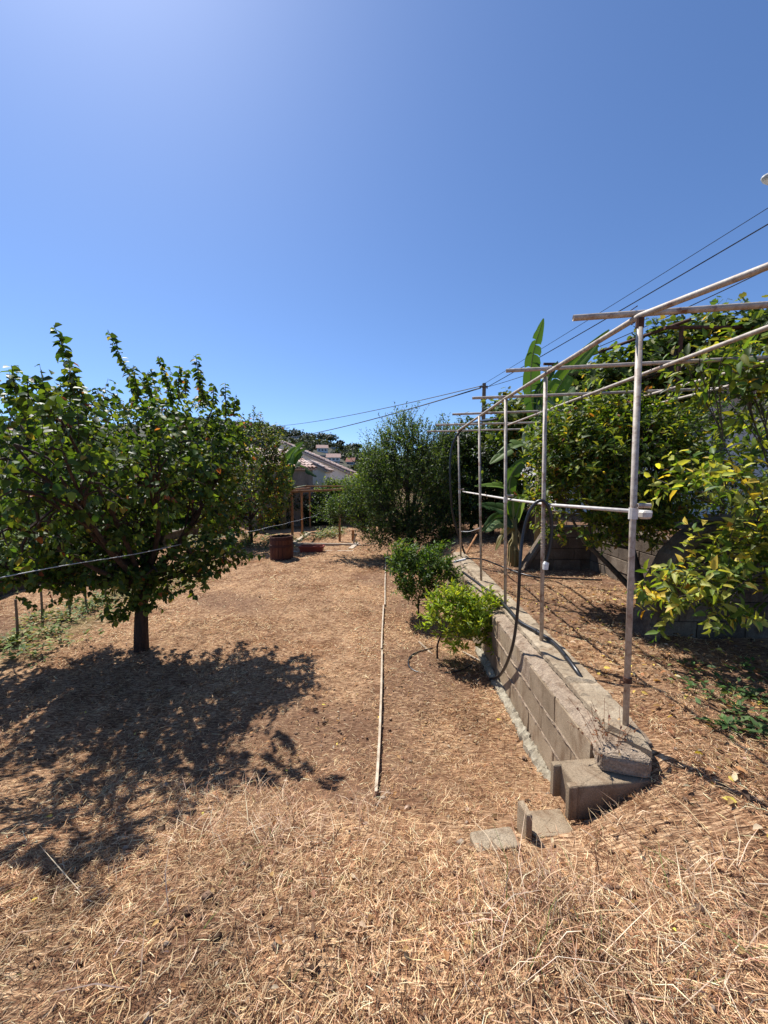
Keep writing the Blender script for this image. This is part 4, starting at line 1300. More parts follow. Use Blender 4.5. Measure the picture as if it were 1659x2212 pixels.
build_tree('orange_tree', tuple(q), [q - Vector((0, 0, .1)), P(1385, 1270, TY), P(1370, 1210, TY), P(1360, 1170, TY)], .06, lobes, 1650, (.088, .44, 'ovate'), OR,
           'rounded orange tree on the upper level behind the pipe poles', 'tree', gap=-1.3, shoot_len=(.14, .38), nleaf=(8, 12), up=.6, droop=.1, spread=.8, nbig=250, wood='bark_grey',
           extra=lambda L, T: (T.tube([P(1362, 1270, TY), P(1310, 1215, TY), P(1262, 1170, TY), P(1235, 1120, TY)], [.035, .03, .024, .012], 6)))

# lemon tree at the right edge
LE = [(3.5, (.075, .13, .024), .28), (4.5, (.17, .22, .04), .25), (4, (.38, .4, .09), .2), (1.4, (.6, .5, .09), .2), (.2, (.45, .22, .03), .2)]  # yellowish leaves; the pale tones also carry sunlit highlights in the colour
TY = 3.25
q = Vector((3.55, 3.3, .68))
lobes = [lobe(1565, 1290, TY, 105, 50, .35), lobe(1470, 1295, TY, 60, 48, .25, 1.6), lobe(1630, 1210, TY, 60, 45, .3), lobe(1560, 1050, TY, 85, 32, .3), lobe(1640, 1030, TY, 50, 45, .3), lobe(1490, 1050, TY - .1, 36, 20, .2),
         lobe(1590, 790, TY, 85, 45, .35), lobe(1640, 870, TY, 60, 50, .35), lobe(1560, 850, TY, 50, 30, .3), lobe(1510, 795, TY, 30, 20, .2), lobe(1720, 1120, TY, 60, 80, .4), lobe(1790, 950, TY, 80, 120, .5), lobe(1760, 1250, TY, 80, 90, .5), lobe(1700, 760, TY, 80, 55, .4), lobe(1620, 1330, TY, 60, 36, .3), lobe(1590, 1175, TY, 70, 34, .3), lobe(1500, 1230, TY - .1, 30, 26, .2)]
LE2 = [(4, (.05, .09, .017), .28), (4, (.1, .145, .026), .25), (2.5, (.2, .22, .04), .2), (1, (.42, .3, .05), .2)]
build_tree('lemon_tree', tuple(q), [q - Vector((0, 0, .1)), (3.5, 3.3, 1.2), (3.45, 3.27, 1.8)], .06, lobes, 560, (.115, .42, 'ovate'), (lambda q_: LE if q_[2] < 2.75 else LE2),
           'lemon tree with yellowing leaves reaching in at the right edge', 'tree', shoot_len=(.14, .3), nleaf=(6, 9), up=.35, droop=.3, spread=.85, nbig=300, wood='bark_grey', sub=.15, limb_r=.016, gapk=5, gap=-.6)

# broad dark trees behind the far poles
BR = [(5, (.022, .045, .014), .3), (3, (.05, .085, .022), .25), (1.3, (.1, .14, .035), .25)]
def bush(name, px, py, Y, lbs, nsh, size, wid, kind, pal, label, cat='bush', group=None, trunk_r=.06, base_z=0.0, **kw):
    b_ = Vector((P(px, py, Y).x, Y, base_z))
    build_tree(name, tuple(b_), [b_ - Vector((0, 0, .1)), b_ + Vector((.03, 0, .35)), b_ + Vector((0, 0, .7))], trunk_r, [lobe(l_[0], l_[1], Y + l_[5], l_[2], l_[3], l_[4]) for l_ in lbs], nsh, (size, wid, kind), pal, label, cat, group, **kw)
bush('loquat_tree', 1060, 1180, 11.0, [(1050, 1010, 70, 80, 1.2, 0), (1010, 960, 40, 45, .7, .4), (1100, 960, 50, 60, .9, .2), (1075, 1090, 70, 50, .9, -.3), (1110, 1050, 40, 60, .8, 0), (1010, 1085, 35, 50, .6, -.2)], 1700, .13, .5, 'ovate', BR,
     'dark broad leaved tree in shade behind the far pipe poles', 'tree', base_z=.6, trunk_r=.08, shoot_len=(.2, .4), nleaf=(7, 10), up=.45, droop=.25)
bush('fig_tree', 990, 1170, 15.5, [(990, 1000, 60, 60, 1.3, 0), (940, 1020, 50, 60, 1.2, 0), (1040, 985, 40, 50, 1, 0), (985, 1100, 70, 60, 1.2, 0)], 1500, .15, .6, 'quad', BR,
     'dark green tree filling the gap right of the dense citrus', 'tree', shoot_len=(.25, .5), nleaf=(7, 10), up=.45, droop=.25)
HED = [(5, (.02, .042, .013), .3), (4, (.045, .08, .02), .28), (2, (.1, .15, .035), .25)]
HL = [(420, 1165, 17, [(420, 1090, 80, 70, 1.4, 0), (360, 1060, 70, 80, 1.3, 0)], 'dark hedge bush behind the first pear tree'),
      (600, 1165, 18.3, [(590, 1100, 50, 60, 1.2, 0), (625, 1085, 30, 40, .8, .3), (560, 1070, 40, 60, 1.0, .5)], 'dark hedge bush behind the barrel'),
      (690, 1150, 19.6, [(690, 1105, 40, 45, 1.2, 0), (665, 1110, 36, 45, 1, 0), (720, 1085, 36, 40, 1, 0)], 'dark hedge bush behind the wooden posts'),
      (770, 1150, 20.5, [(740, 1070, 50, 24, 1, 0), (790, 1080, 60, 50, 1.4, 0), (715, 1062, 30, 14, .6, 0)], 'light green hedge bush below the white house'),
      (200, 1165, 16.0, [(200, 1080, 110, 80, 1.6, 0), (110, 1100, 60, 60, 1, 0)], 'dark hedge bush deep behind the first pear tree')]
for i, (px_, py_, Y_, lb, lab) in enumerate(HL):
    bush('hedge_bush', px_, py_, Y_, lb, 1300, .16, .5, 'quad', HED if i != 3 else YG[:2] + HED[2:], lab, 'hedge', 'hedge bushes at the back', shoot_len=(.25, .5), nleaf=(8, 12), up=.5, droop=.1, trunk_r=.05)

bush('backdrop_shrub', 1560, 1050, 5.3, [(1500, 920, 50, 40, .4, 0), (1570, 900, 60, 30, .4, .1), (1640, 930, 50, 45, .4, .1), (1480, 1000, 40, 40, .35, -.2), (1640, 1060, 60, 50, .4, 0), (1520, 1075, 60, 40, .35, 0), (1590, 1010, 40, 26, .3, .2)], 300, .085, .45, 'lance', BR,
     'dark shrub added as backdrop on the terrace behind the lemon tree', base_z=1.42, trunk_r=.04, shoot_len=(.15, .4), nleaf=(7, 11), up=.6, droop=.15, wood='bark_grey')  # added shrub, fills the background behind the lemon with dark
# ------------------------------------------------------------------ vine arbour on the house terrace
VI = [(4, (.045, .08, .02), .28), (4, (.1, .15, .035), .25), (1.5, (.19, .22, .06), .2), (.4, (.32, .24, .08), .2)]
ar = empty('vine_arbour', (5.6, 8.0, 1.42), 'rusty iron arbour frame carrying the grape vine on the right', 'arbour')
zt_ = 5.0
for xx, yy in ((5.25, 7.2), (7.6, 7.2), (4.2, 9.2), (6.9, 9.2)):
    MB().tube([(xx, yy, 1.3), (xx, yy, zt_)], .035, 8).build('post', 'rust_iron', ar)
for a, b_ in (((4.95, 7.2, zt_), (8.2, 7.2, zt_)), ((3.6, 9.2, zt_ - .05), (8.2, 9.2, zt_ - .05)), ((5.25, 7.0, zt_ + .06), (4.2, 9.5, zt_ + .02)), ((7.6, 7.0, zt_ + .06), (6.9, 9.5, zt_ + .02)), ((3.7, 9.0, 4.2), (5.2, 8.0, 4.3))):
    MB().tube([a, b_], .032, 8).build('bar', 'rust_iron', ar)
vb = Vector((5.2, 7.35, 1.42))
vl = [lobe(1262, 852, 8.6, 66, 34, .8), lobe(1375, 805, 8.2, 58, 42, .8), lobe(1325, 835, 8.5, 50, 34, .7), lobe(1430, 800, 8.3, 60, 45, .7), lobe(1290, 870, 8.8, 90, 40, .8), lobe(1400, 860, 8.6, 80, 36, .8), lobe(1560, 722, 7.6, 70, 22, .5), lobe(1640, 715, 7.5, 50, 26, .5),
      lobe(1185, 885, 9.3, 40, 22, .7), lobe(1100, 905, 9.8, 55, 30, .7), lobe(1440, 735, 7.8, 36, 16, .4), lobe(1370, 765, 8.0, 40, 22, .5), lobe(1500, 748, 7.9, 40, 16, .4), lobe(1480, 850, 8.2, 40, 30, .5), lobe(1140, 930, 9.9, 70, 36, .7), lobe(1600, 780, 7.8, 60, 30, .5)]
def vine_extra(L, T):
    for a, b_ in (((1420, 730), (1432, 690)), ((1480, 715), (1488, 695)), ((1580, 705), (1570, 685)), ((1610, 700), (1625, 678)), ((1060, 880), (1040, 868)), ((1370, 735), (1378, 712)), ((1530, 715), (1525, 694))):
        A, B = P(*a, 7.9), P(*b_, 7.9); v = B - A
        shoot(L, T, A, v, v.length, 8, .11, VI, .2, .8, .008, .2)
build_tree('grape_vine', tuple(vb), [vb, (5.3, 7.3, 2.6), (5.15, 7.25, 3.8), (5.3, 7.4, 4.7)], .06, vl, 1700, (.135, .95, 'lobed'), VI,
           'sprawling grape vine over the rusty arbour on the right', 'vine', shoot_len=(.25, .6), nleaf=(6, 9), up=.25, droop=.25, spread=.9, extra=vine_extra, limb_r=.02, bias=.6)

# ------------------------------------------------------------------ banana plants
BPAL = [(3, (.055, .115, .028), .2), (2, (.1, .18, .035), .2)]
def banana_leaf(parent, mid, width, nh, n_=26, fold=.35, torn=.12, colr=None, taper=.8):
    """a long blade along the midrib, split into strips on both sides"""
    pts = spline(mid, n_)
    vs, fs, cs = [], [], []
    c = pick_color(BPAL) if colr is None else np.array(colr)
    nh = Vector(nh).normalized()
    for sgn in (-1, 1):
        i = 2
        while i < n_:
            k = min(n_, i + int(rng.integers(1, 4) if rng.uniform() < torn * 3 else rng.integers(4, 9)))
            dr = rng.normal(0, .06 + torn * .3); sk = rng.normal(0, .05 + torn * .3)
            prev = None
            for j in range(i, k + 1):
                t = j / n_
                w = width * (max(0, math.sin(math.pi * min(1, t * .93 + .06) ** taper)) ** .7) * .5
                if j in (i, k) and torn > 0: w *= .95 - torn * .45
                tg = (pts[min(j + 1, n_)] - pts[max(j - 1, 0)]).normalized()
                sd = tg.cross(nh).normalized() * sgn
                up_ = sd.cross(tg).normalized() * sgn
                a = pts[j]
                m1 = a + sd * w * .55 + up_ * (w * fold * .7) + Vector((0, 0, -1)) * w * dr
                e = a + sd * w + up_ * (w * fold * .6) + Vector((0, 0, -1)) * w * (dr * 2.2 + .12) + tg * w * sk
                o = len(vs)
                vs += [a, m1, e]
                if prev is not None:
                    fs += [(prev, prev + 1, o + 1, o), (prev + 1, prev + 2, o + 2, o + 1)]
                prev = o
            i = k
    inv = world_of(parent).inverted()
    me = np_mesh('leaf', np.array([inv @ q for q in vs]), [np.array(fs)], np.repeat(c[None], len(vs), 0), 'banana')
    me.polygons.foreach_set('use_smooth', [True] * len(me.polygons))
    lf = link(bpy.data.objects.new('leaf', me), parent)
    mb = MB().tube(pts, [.022 * (1 - .85 * i / n_) for i in range(n_ + 1)], 6)
    mb.build('midrib', M['midrib'], lf)
M['midrib'] = simple_mat('banana_midrib', [(.3, (.2, .24, .07)), (.7, (.32, .34, .13))], 5, .6)
M['bstem'] = simple_mat('banana_stem', [(.3, (.13, .085, .045)), (.5, (.2, .17, .07)), (.7, (.28, .22, .11))], 5, .8, .5, .006, fine=30, stretch=(1, 1, .15))
def banana(base, crown_top, r_, leaves, label, group):
    e = empty('banana_plant', base, label, 'banana plant', group)
    base = Vector(base); top = Vector(crown_top)
    MB().tube([base - Vector((0, 0, .05)), base.lerp(top, .5), top], [r_, r_ * .8, r_ * .5], 12).build('stem', 'bstem', e, smooth=True)
    mb = MB()
    for k in range(7):       # dead sheaths hanging at the stem
        a = k * .9; st_ = base.lerp(top, .85 - .06 * k)
        mb.tube([st_, st_ + Vector((math.cos(a) * r_ * 1.3, math.sin(a) * r_ * 1.3, -.15)), st_ + Vector((math.cos(a) * r_ * 1.6, math.sin(a) * r_ * 1.6, -.6))], [.02, .025, .008], 4)
    mb.build('dry_sheaths', 'bstem', e)
    for (mid, w, nh, tn, cl) in leaves:
        banana_leaf(e, [top - Vector((0, 0, .15))] + mid, w, nh, torn=tn, colr=cl)
Y_ = 7.7
q = lambda px, py, Y=Y_: P(px, py, Y)
bx_ = q(1166, 1200).x
dk, lt_, md = (.04, .085, .03), (.13, .22, .035), (.07, .13, .03)
banana((bx_, Y_, .66), q(1172, 940), .12,
       [([q(1148, 860), q(1150, 770, 7.6), q(1174, 688, 7.5)], .4, (.25, -1, .1), .18, (.06, .12, .03)),
        ([q(1195, 860), q(1240, 790, 7.5), q(1316, 712, 7.2)], .42, (-.6, -.8, .2), .22, (.13, .22, .03)),
        ([q(1190, 880), q(1212, 890, 7.3), q(1206, 935, 7.1)], .62, (.2, -.8, .6), .55, (.2, .27, .16)),
        ([q(1152, 920), q(1140, 950), q(1135, 985, 7.5)], .3, (-.7, -.6, .2), .2, (.16, .21, .13)),
        ([q(1150, 975), q(1115, 962, 7.4), q(1058, 1002, 7.2)], .46, (-.1, -.6, .8), .15, (.12, .19, .05)),
        ([q(1205, 870), q(1225, 850, 7.9), q(1240, 835, 8.0)], .36, (-.3, -.7, .5), .1, (.12, .19, .08)),
        ([q(1180, 985), q(1195, 985, 7.4), q(1210, 1010, 7.2)], .3, (.3, -.7, .6), .3, (.18, .23, .14)),
        ([q(1160, 860), q(1185, 815), q(1205, 780, 7.9)], .22, (.4, -1, 0), .1, dk)],
       'tall banana plant with upright torn leaves behind the pipe frame', 'banana plants')
Y2 = 7.05
q = lambda px, py, Y=Y2: P(px, py, Y)
banana((q(1112, 1210).x, Y2, .66), q(1112, 1120), .07,
       [([q(1105, 1070), q(1080, 1052), q(1025, 1050, 6.9)], .3, (-.1, -.6, 1), .08, lt_),
        ([q(1100, 1050), q(1115, 1010), q(1150, 985, 7.2)], .26, (.3, -.8, .5), .1, md),
        ([q(1095, 1110), q(1070, 1098), q(1030, 1090, 6.9)], .34, (0, -.6, .8), .06, dk),
        ([q(1095, 1135), q(1075, 1132, 6.9), q(1048, 1150, 6.7)], .22, (-.1, -.6, 1), .08, (.13, .2, .09)),
        ([q(1100, 1120), q(1070, 1120), q(1040, 1148, 6.8)], .26, (-.2, -.9, .4), .06, dk),
        ([q(1125, 1090), q(1135, 1060), q(1150, 1040, 7.1)], .18, (.6, -.7, .2), .06, (.17, .24, .11)),
        ([q(1105, 1140), q(1085, 1160, 6.9), q(1070, 1190, 6.8)], .18, (-.5, -.7, .3), .2, (.2, .16, .06))],
       'small banana plant with broad low leaves beside the sloping wall end', 'banana plants')
Y3 = 17.4
q = lambda px, py, Y=Y3: P(px, py, Y)
banana((q(610, 1150).x, Y3, 0), q(618, 1075), .13,
       [([q(618, 1030), q(628, 985), q(655, 955)], .8, (-.4, -.9, .3), .12, lt_),
        ([q(622, 1020), q(640, 985), q(662, 968)], .6, (-.2, -1, .3), .1, md),
        ([q(620, 1020), q(650, 1008), q(684, 1030)], .5, (0, -.5, 1), .5, dk),
        ([q(624, 1060), q(640, 1052), q(664, 1048)], .1, (0, -.6, 1), .2, (.1, .14, .06)),
        ([q(618, 1040), q(612, 1010), q(606, 985)], .4, (-.2, -1, .1), .3, (.2, .17, .08)),
        ([q(620, 1065), q(628, 1050), q(640, 1040)], .3, (0, -.8, .6), .2, (.18, .22, .15))],
       'banana plant with light green leaves against the shed roof', 'banana plants')

# ================================================================== PIPE PERGOLA
pf = empty('pipe_pergola', (2.2, 5, .8), 'worn metal pipe pergola frame standing on the block wall', 'pergola')
POLES = [((1352, 1570), (1381, 718)), ((1170, 1386), (1178, 832)), ((1092, 1312), (1092, 882)), ((1040, 1256), (1035, 909)), ((996, 1204), (990, 929))]
RZ = 3.19
pole_xy = []
for (bp, tp_) in POLES:
    B = G(bp[0], bp[1], .8)
    T_ = P(tp_[0], tp_[1], B.y)
    T_.z = RZ
    pole_xy.append((B, T_))
    MB().tube([B - Vector((0, 0, .12)), T_], .0175, 12).build('pole', 'pipe', pf, smooth=True)
# long rails
rails_x = [1.5, 2.19, 2.69, 3.14]
r0 = pole_xy[0][1]; r1_ = pole_xy[-1][1]
zr = RZ + .014
nr_ = G(1659, 575, zr)
ext = nr_ + (nr_ - Vector((r0.x, r0.y, zr))).normalized() * 1.3
MB().tube([ext, nr_, (r0.x, r0.y, zr), (pole_xy[2][1].x, pole_xy[2][1].y, zr), (r1_.x, r1_.y + .1, zr)], .0165, 12, hollow=True).build('rail', 'pipe', pf, smooth=True)
for (pa, pb) in (((1659, 707), (1095, 919)), ((1346, 869), (1211, 907)), ((1522, 847), (1399, 878))):
    A, B = G(*pa, zr), G(*pb, zr)
    d = (A - B).normalized()
    rails_x[rails_x.index(min(rails_x, key=lambda v_: abs(v_ - A.x)))] = (A.x + B.x) / 2
    A2 = A + d * (A.y - .2) / -d.y
    B2 = B if pa[0] == 1659 else B - d * .5
    MB().tube([A2, B2], .0155, 10, hollow=True).build('rail', 'pipe', pf, smooth=True)
# cross bars laid over the rails
CB = [(1238, 687), (1093, 801), (1020, 860), (977, 895), (941, 918), (923, 932)]
for i, (px_, py_) in enumerate(CB):
    A = G(px_, py_, RZ + .05)
    ln_ = 2.75 if i else 2.6
    B = A + Vector((ln_, -.19 * ln_, rng.normal(0, .01)))
    MB().tube([A, B], 0.0175 if i == 0 else .016, 12, hollow=True).build('cross_bar', 'pipe', pf, smooth=True)
    xr = r0.x + (r1_.x - r0.x) * ((A.y - r0.y) / (r1_.y - r0.y))
    for xx in [xr] + rails_x[1:]:
        t = (xx - A.x) / ln_
        c = A.lerp(B, t)
        MB().tube([c + Vector((0, .012 * math.cos(a), -.055 + .0 * a)) for a in (0, 3.1)] + [c + Vector((0, .03, .03)), c + Vector((0, -.03, .03))], .004, 4).build('wire_tie', 'rust_iron', pf)
# mid rail at hand height
m0 = P(995, 1062, pole_xy[4][0].y); m1 = P(1395, 1107, 2.28)
m0.x += .05; m1.x += .03
pm = [m0, P(1092, 1079, pole_xy[2][0].y) + Vector((.05, 0, 0)), P(1172, 1090, pole_xy[1][0].y) + Vector((.05, 0, 0)), m1]
MB().tube(pm, .0125, 12).build('mid_rail', 'pipe_pale', pf, smooth=True)
# clamps where the mid rail meets the poles
for i in (0, 2, 4):
    B, T_ = pole_xy[i]
    zc = (m1.z, 0, pm[1].z, 0, m0.z)[i]
    c = B.lerp(T_, (zc - B.z) / (T_.z - B.z))
    MB().tube([c + Vector((0, 0, -.035)), c + Vector((0, 0, .03))], .0245, 10).build('clamp', 'pipe_pale', pf)
    MB().tube([c + Vector((.0, -.03, .045)), c + Vector((.075, -.03, .045))], .014, 8, hollow=True).build('clamp_bolt', 'pipe', pf)
    if i == 0:
        MB().box(c + Vector((.075, .01, -.01)), (.07, .05, .05), rz=.3, bev=.012).build('clamp_jaw', 'pipe_pale', pf)
# rusty coupling and top cap rust on the nearest pole
B, T_ = pole_xy[0]
c = B.lerp(T_, .125)
MB().tube([c - Vector((0, 0, .016)), c + Vector((0, 0, .016))], .025, 12).build('rusty_coupling', 'rust_iron', pf)
MB().tube([c + Vector((-.03, -.02, 0)), c + Vector((-.06, -.03, .015)), c + Vector((-.065, -.03, -.01)), c + Vector((-.03, -.025, -.008))], .005, 5).build('coupling_loop', 'rust_iron', pf)
MB().tube([T_ - Vector((0, 0, .05)), T_ - Vector((0, 0, .0))], .0215, 12).build('rusty_collar', 'rust_iron', pf)
# string between the two far poles
a, b_ = P(996, 1148, pole_xy[4][0].y), P(1040, 1139, pole_xy[3][0].y)
MB().tube(spline([a, a.lerp(b_, .5) - Vector((0, 0, .03)), b_], 8), .006, 5).build('string', 'wire', pf)
# twine round the second pole
B, T_ = pole_xy[1]
tw_pts = []
for k in range(60):
    t = .36 + .12 * k / 60
    c = B.lerp(T_, t); a = k * 1.1
    tw_pts.append(c + Vector((math.cos(a) * .023, math.sin(a) * .023, rng.normal(0, .004))))
MB().tube(tw_pts, .0022, 4).build('twine', 'wood_pale', pf)

# ------------------------------------------------------------------ hoses
by = pole_xy[1][0].y
hp = [P(1056, 1468, 4.25), P(1082, 1456, 3.85), P(1106, 1400, 3.5), P(1118, 1320, 3.42), P(1123, 1230, by - .08), P(1129, 1160, by), P(1145, 1103, by), P(1168, 1081, by - .02), P(1186, 1098, by - .04), P(1192, 1140, by - .04), P(1188, 1185, by - .04), P(1181, 1214, by - .04)]
lh = empty('looped_hose', tuple(hp[0]), 'thick black hose looped over the mid rail with a white end cap', 'hose')
MB().tube(spline(hp, 70), .0142, 12).build('tube', 'black_hose', lh, smooth=True)
MB().tube([hp[-1], P(1179, 1219, by - .04), P(1178, 1230, by - .04)], [.022, .026, .024], 10).build('end_cap', 'white_plastic', lh)
hp = [G(1000, 1236, .86), G(1035, 1262, .86), G(1068, 1286, .85), G(1095, 1312, .85), G(1122, 1342, .84), G(1160, 1364, .84), G(1200, 1392, .84), G(1238, 1438, .84), G(1262, 1475, .78)]
ch = empty('coping_hose', tuple(hp[0]), 'thick black hose lying along the top of the block wall', 'hose')
MB().tube(spline(hp, 70), .0175, 12).build('tube', 'black_hose', ch, smooth=True)
for k in (.3, .62):
    s_ = spline(hp, 70); i = int(k * 70)
    MB().tube([s_[i], s_[i + 1]], .023, 10).build('joint', 'black_hose', ch)
hp = [G(985, 1214, .86), G(1010, 1207, .88), G(1045, 1209, .88), G(1090, 1226, .80), G(1150, 1245, .77), G(1230, 1250, .755), G(1300, 1253, .75)]
ih = empty('irrigation_pipe', tuple(hp[0]), 'thin black irrigation pipe with white joint crossing the upper ground', 'pipe')
MB().tube(spline(hp, 50), .013, 8).build('tube', 'black_hose', ih, smooth=True)
MB().tube([hp[0] - Vector((.03, 0, 0)), hp[0].lerp(hp[1], .8)], .022, 8).build('joint', 'white_plastic', ih)
fy = pole_xy[4][0].y
hp = [P(1075, 905, 5.5), P(1030, 912, fy - .4), P(1000, 925, fy - .1), P(978, 960, fy), P(972, 1010, fy), P(974, 1070, fy), P(980, 1120, fy + .05), P(1000, 1185, fy + .1), P(1005, 1196, fy + .1)]
tag(MB().tube(spline(hp, 50), .02, 8).build('hanging_hose', 'black_hose', smooth=True), 'black hose arching down from the rail at the farthest pole', 'hose')
hp = [G(px_, py_, .06) for px_, py_ in ((935, 1400), (895, 1412), (882, 1430), (893, 1448), (930, 1456), (985, 1450), (1020, 1436))]
tag(MB().tube(spline(hp, 50), .011, 8).build('ground_hose', 'black_hose', smooth=True), 'thin black hose curling round the bright citrus bush stem', 'hose')

# ================================================================== SMALL THINGS
# laths laid in a line along the ground
seg = [(2.26, 4.82), (4.86, 6.6), (6.66, 8.9), (8.95, 11.4)]
seg_lab = ['pale wooden lath on the straw nearest the camera', 'second pale wooden lath of the line from the camera', 'third pale wooden lath of the line, left of the small citrus', 'farthest pale wooden lath reaching the dark citrus']
for (a, b_), lab in zip(seg, seg_lab):
    x0 = -.07 - .003 * (a - 2.3); n_ = 10
    mb = MB()
    ys = np.linspace(a, b_, n_)
    pts = [(x0 + .004 * math.sin(yy * 2.1) + (.03 if a > 5 else 0), yy, gz(x0, yy) + .03 + .004 * math.sin(yy * 5)) for yy in ys]
    vs, fs = [], []
    for (xx, yy, zz) in pts:
        vs += [(xx - .010, yy, zz - .02), (xx + .010, yy, zz - .02), (xx + .010, yy, zz + .018), (xx - .010, yy, zz + .018)]
    for i in range(n_ - 1):
        for j in range(4):
            fs.append((i * 4 + j, i * 4 + (j + 1) % 4, i * 4 + 4 + (j + 1) % 4, i * 4 + 4 + j))
    fs += [(3, 2, 1, 0), tuple(len(vs) - 4 + j for j in range(4))]
    tag(mb.add(vs, fs).build('wooden_lath', 'wood_pale'), lab, 'lath', 'laths laid in a line')
q = G(905, 1386, .05); q2 = G(948, 1428, .05)
tag(MB().tube([q, q2], .014, 6).build('wooden_stick', 'wood_pale'), 'pale stick lying beside the bright citrus bush stem', 'stick')
q = G(1000, 1408, .06); q2 = G(1062, 1440, .06)
tag(MB().tube([q, q2], .012, 6).build('wooden_stick', 'wood_pale'), 'thin stick on the ground under the bright citrus bush', 'stick')

# stakes at the left
ST = [((38, 1387), 1296, 'grey wooden stake nearest the left edge among the weeds'), ((91, 1342), 1282, 'second grey stake from the left edge'), ((150, 1334), 1275, 'dark third stake from the left edge'),
      ((185, 1316), 1262, 'dark fourth stake, between the pear trunk and third stake'), ((228, 1302), 1250, 'fifth stake, the one nearest the pear trunk')]
for (bp, ty_, lab) in ST:
    B = G(bp[0], bp[1], .01); T_ = P(bp[0] + 4, ty_, B.y)
    T_.z = max(T_.z, .62 + rng.normal(0, .03)); T_.x = B.x + .02
    tag(MB().tube([B - Vector((0, 0, .12)), B.lerp(T_, .5) + Vector((.006, 0, 0)), T_], [.018, .017, .015], 7).build('wooden_stake', 'wood_grey'), lab, 'stake', 'stakes in a row at left')

# wire strung across the front of the pear tree
A = P(-260, 1296, 1.55); B = P(686, 1112, 12.9)
pts = []
w0 = P(0, 1248, 2.25)
for t in np.linspace(0, 1, 60):
    p_ = w0.lerp(B, t)
    pts.append(p_ + Vector((0, 0, -.16 * 4 * t * (1 - t) * .35 + .006 * math.sin(t * 40))))
e_ = w0 + (w0 - Vector(pts[3])).normalized() * 1.1
wr = empty('strung_wire', (e_.x, e_.y, gz(e_.x, e_.y)), 'pale wire strung across in front of the pear tree', 'wire')
MB().tube([e_] + pts, .0032, 6).build('line', 'wire', wr)
MB().tube([(e_.x, e_.y, gz(e_.x, e_.y) - .1), (e_.x, e_.y, e_.z + .12)], .02, 8).build('post', 'wood_grey', wr)

# barrel
c = G(609, 1210, 0)
br = empty('wooden_barrel', tuple(c), 'open red-brown wooden barrel standing on the straw', 'barrel')
Rb, Hb = .315, .70
ns = 20
def bprof(z):
    return Rb * (1 + .035 * math.sin(math.pi * z / Hb))
for k in range(ns):
    a0, a1 = 2 * math.pi * k / ns + .012, 2 * math.pi * (k + 1) / ns - .012
    vs, fs = [], []
    zs = np.linspace(0, Hb + rng.normal(0, .004), 6)
    for zz in zs:
        for rr, aa in ((0, a0), (0, a1), (-.025, a1), (-.025, a0)):
            r_ = bprof(zz) + rr
            vs.append((c.x + r_ * math.cos(aa), c.y + r_ * math.sin(aa), c.z + zz))
    for i in range(5):
        for j in range(4):
            fs.append((i * 4 + j, i * 4 + (j + 1) % 4, i * 4 + 4 + (j + 1) % 4, i * 4 + 4 + j))
    fs += [(3, 2, 1, 0), tuple(len(vs) - 4 + j for j in range(4))]
    MB().add(vs, fs).build('stave', 'barrel_wood', br)
for z0, z1, ex in ((.02, .1, .006), (.4, .47, .012), (.6, .67, .006)):
    MB().lathe(c, [(bprof(z0) + .002, z0), (bprof(z0) + ex, z0 + .004), (bprof(z1) + ex, z1 - .004), (bprof(z1) + .002, z1)], 40).build('hoop', 'barrel_hoop', br)
MB().lathe(c, [(Rb - .028, Hb - .06), (Rb - .03, .1), (.001, .1)], 32).build('inside', 'dark_inside', br)

# trough planter
q = G(674, 1195, .0)
pl = empty('plant_trough', tuple(q), 'red plastic plant trough on the straw by the wooden bed', 'planter')
w, dp, h = .74, .3, .24
def ring(w_, d_, z_): return [(q.x + sx * w_ / 2, q.y + sy * d_ / 2, z_) for sx, sy in ((-1, -1), (1, -1), (1, 1), (-1, 1))]
vs = ring(w * .88, dp * .8, .01) + ring(w * .97, dp * .95, h - .05) + ring(w * 1.03, dp * 1.05, h - .05) + ring(w * 1.03, dp * 1.05, h) + ring(w * .93, dp * .86, h) + ring(w * .9, dp * .82, h - .06)
fs = [(3, 2, 1, 0)]
for i in range(5):
    for j in range(4):
        fs.append((i * 4 + j, i * 4 + (j + 1) % 4, i * 4 + 4 + (j + 1) % 4, i * 4 + 4 + j))
MB().add(vs, fs).build('shell', 'terracotta', pl)
MB().box((q.x, q.y, h - .075), (w * .9, dp * .8, .03)).build('soil', 'dark_inside', pl)

# wooden frame over a vegetable bed
wf = empty('bed_pergola', (-2.8, 15.5, 0), 'orange-brown timber frame of posts and beams over a small bed', 'frame')
p1, p2, p3, p4 = P(632, 1164, 14.0), P(653, 1155, 15.9), P(670, 1143, 17.9), P(734, 1174, 13.9)
zt1 = P(631, 1066, 14.0).z
for pp, w_ in ((p1, .078), (p2, .075), (p3, .07), (p4, .078)):
    MB().box((pp.x, pp.y, zt1 / 2 + .02), (w_, w_, zt1 - .05), bev=.006).build('post', 'wood', wf)
p5 = Vector((-1.35, 17.7, 0))
MB().box((p5.x, p5.y, zt1 / 2), (.08, .08, zt1 - .1), bev=.006).build('post', 'wood', wf)
def beam(a, b_, w_, h_, name='beam', mat='wood', parent=wf):
    a, b_ = Vector(a), Vector(b_); d = b_ - a
    return MB().box((a + b_) / 2, (d.length, w_, h_), rz=math.atan2(d.y, d.x), ry=-math.atan2(d.z, math.hypot(d.x, d.y)), bev=.006).build(name, mat, parent)
beam((p1.x - .05, 14.0, zt1 + .055), (P(756, 1056, 14.0).x, 13.9, zt1 + .16), .07, .075)
beam((p1.x, 14.06, zt1 + .14), (p3.x, 18.0, zt1 + .1), .07, .07)
beam((p3.x - .6, 17.9, zt1 + .19), (-1.2, 17.7, zt1 + .2), .06, .06)
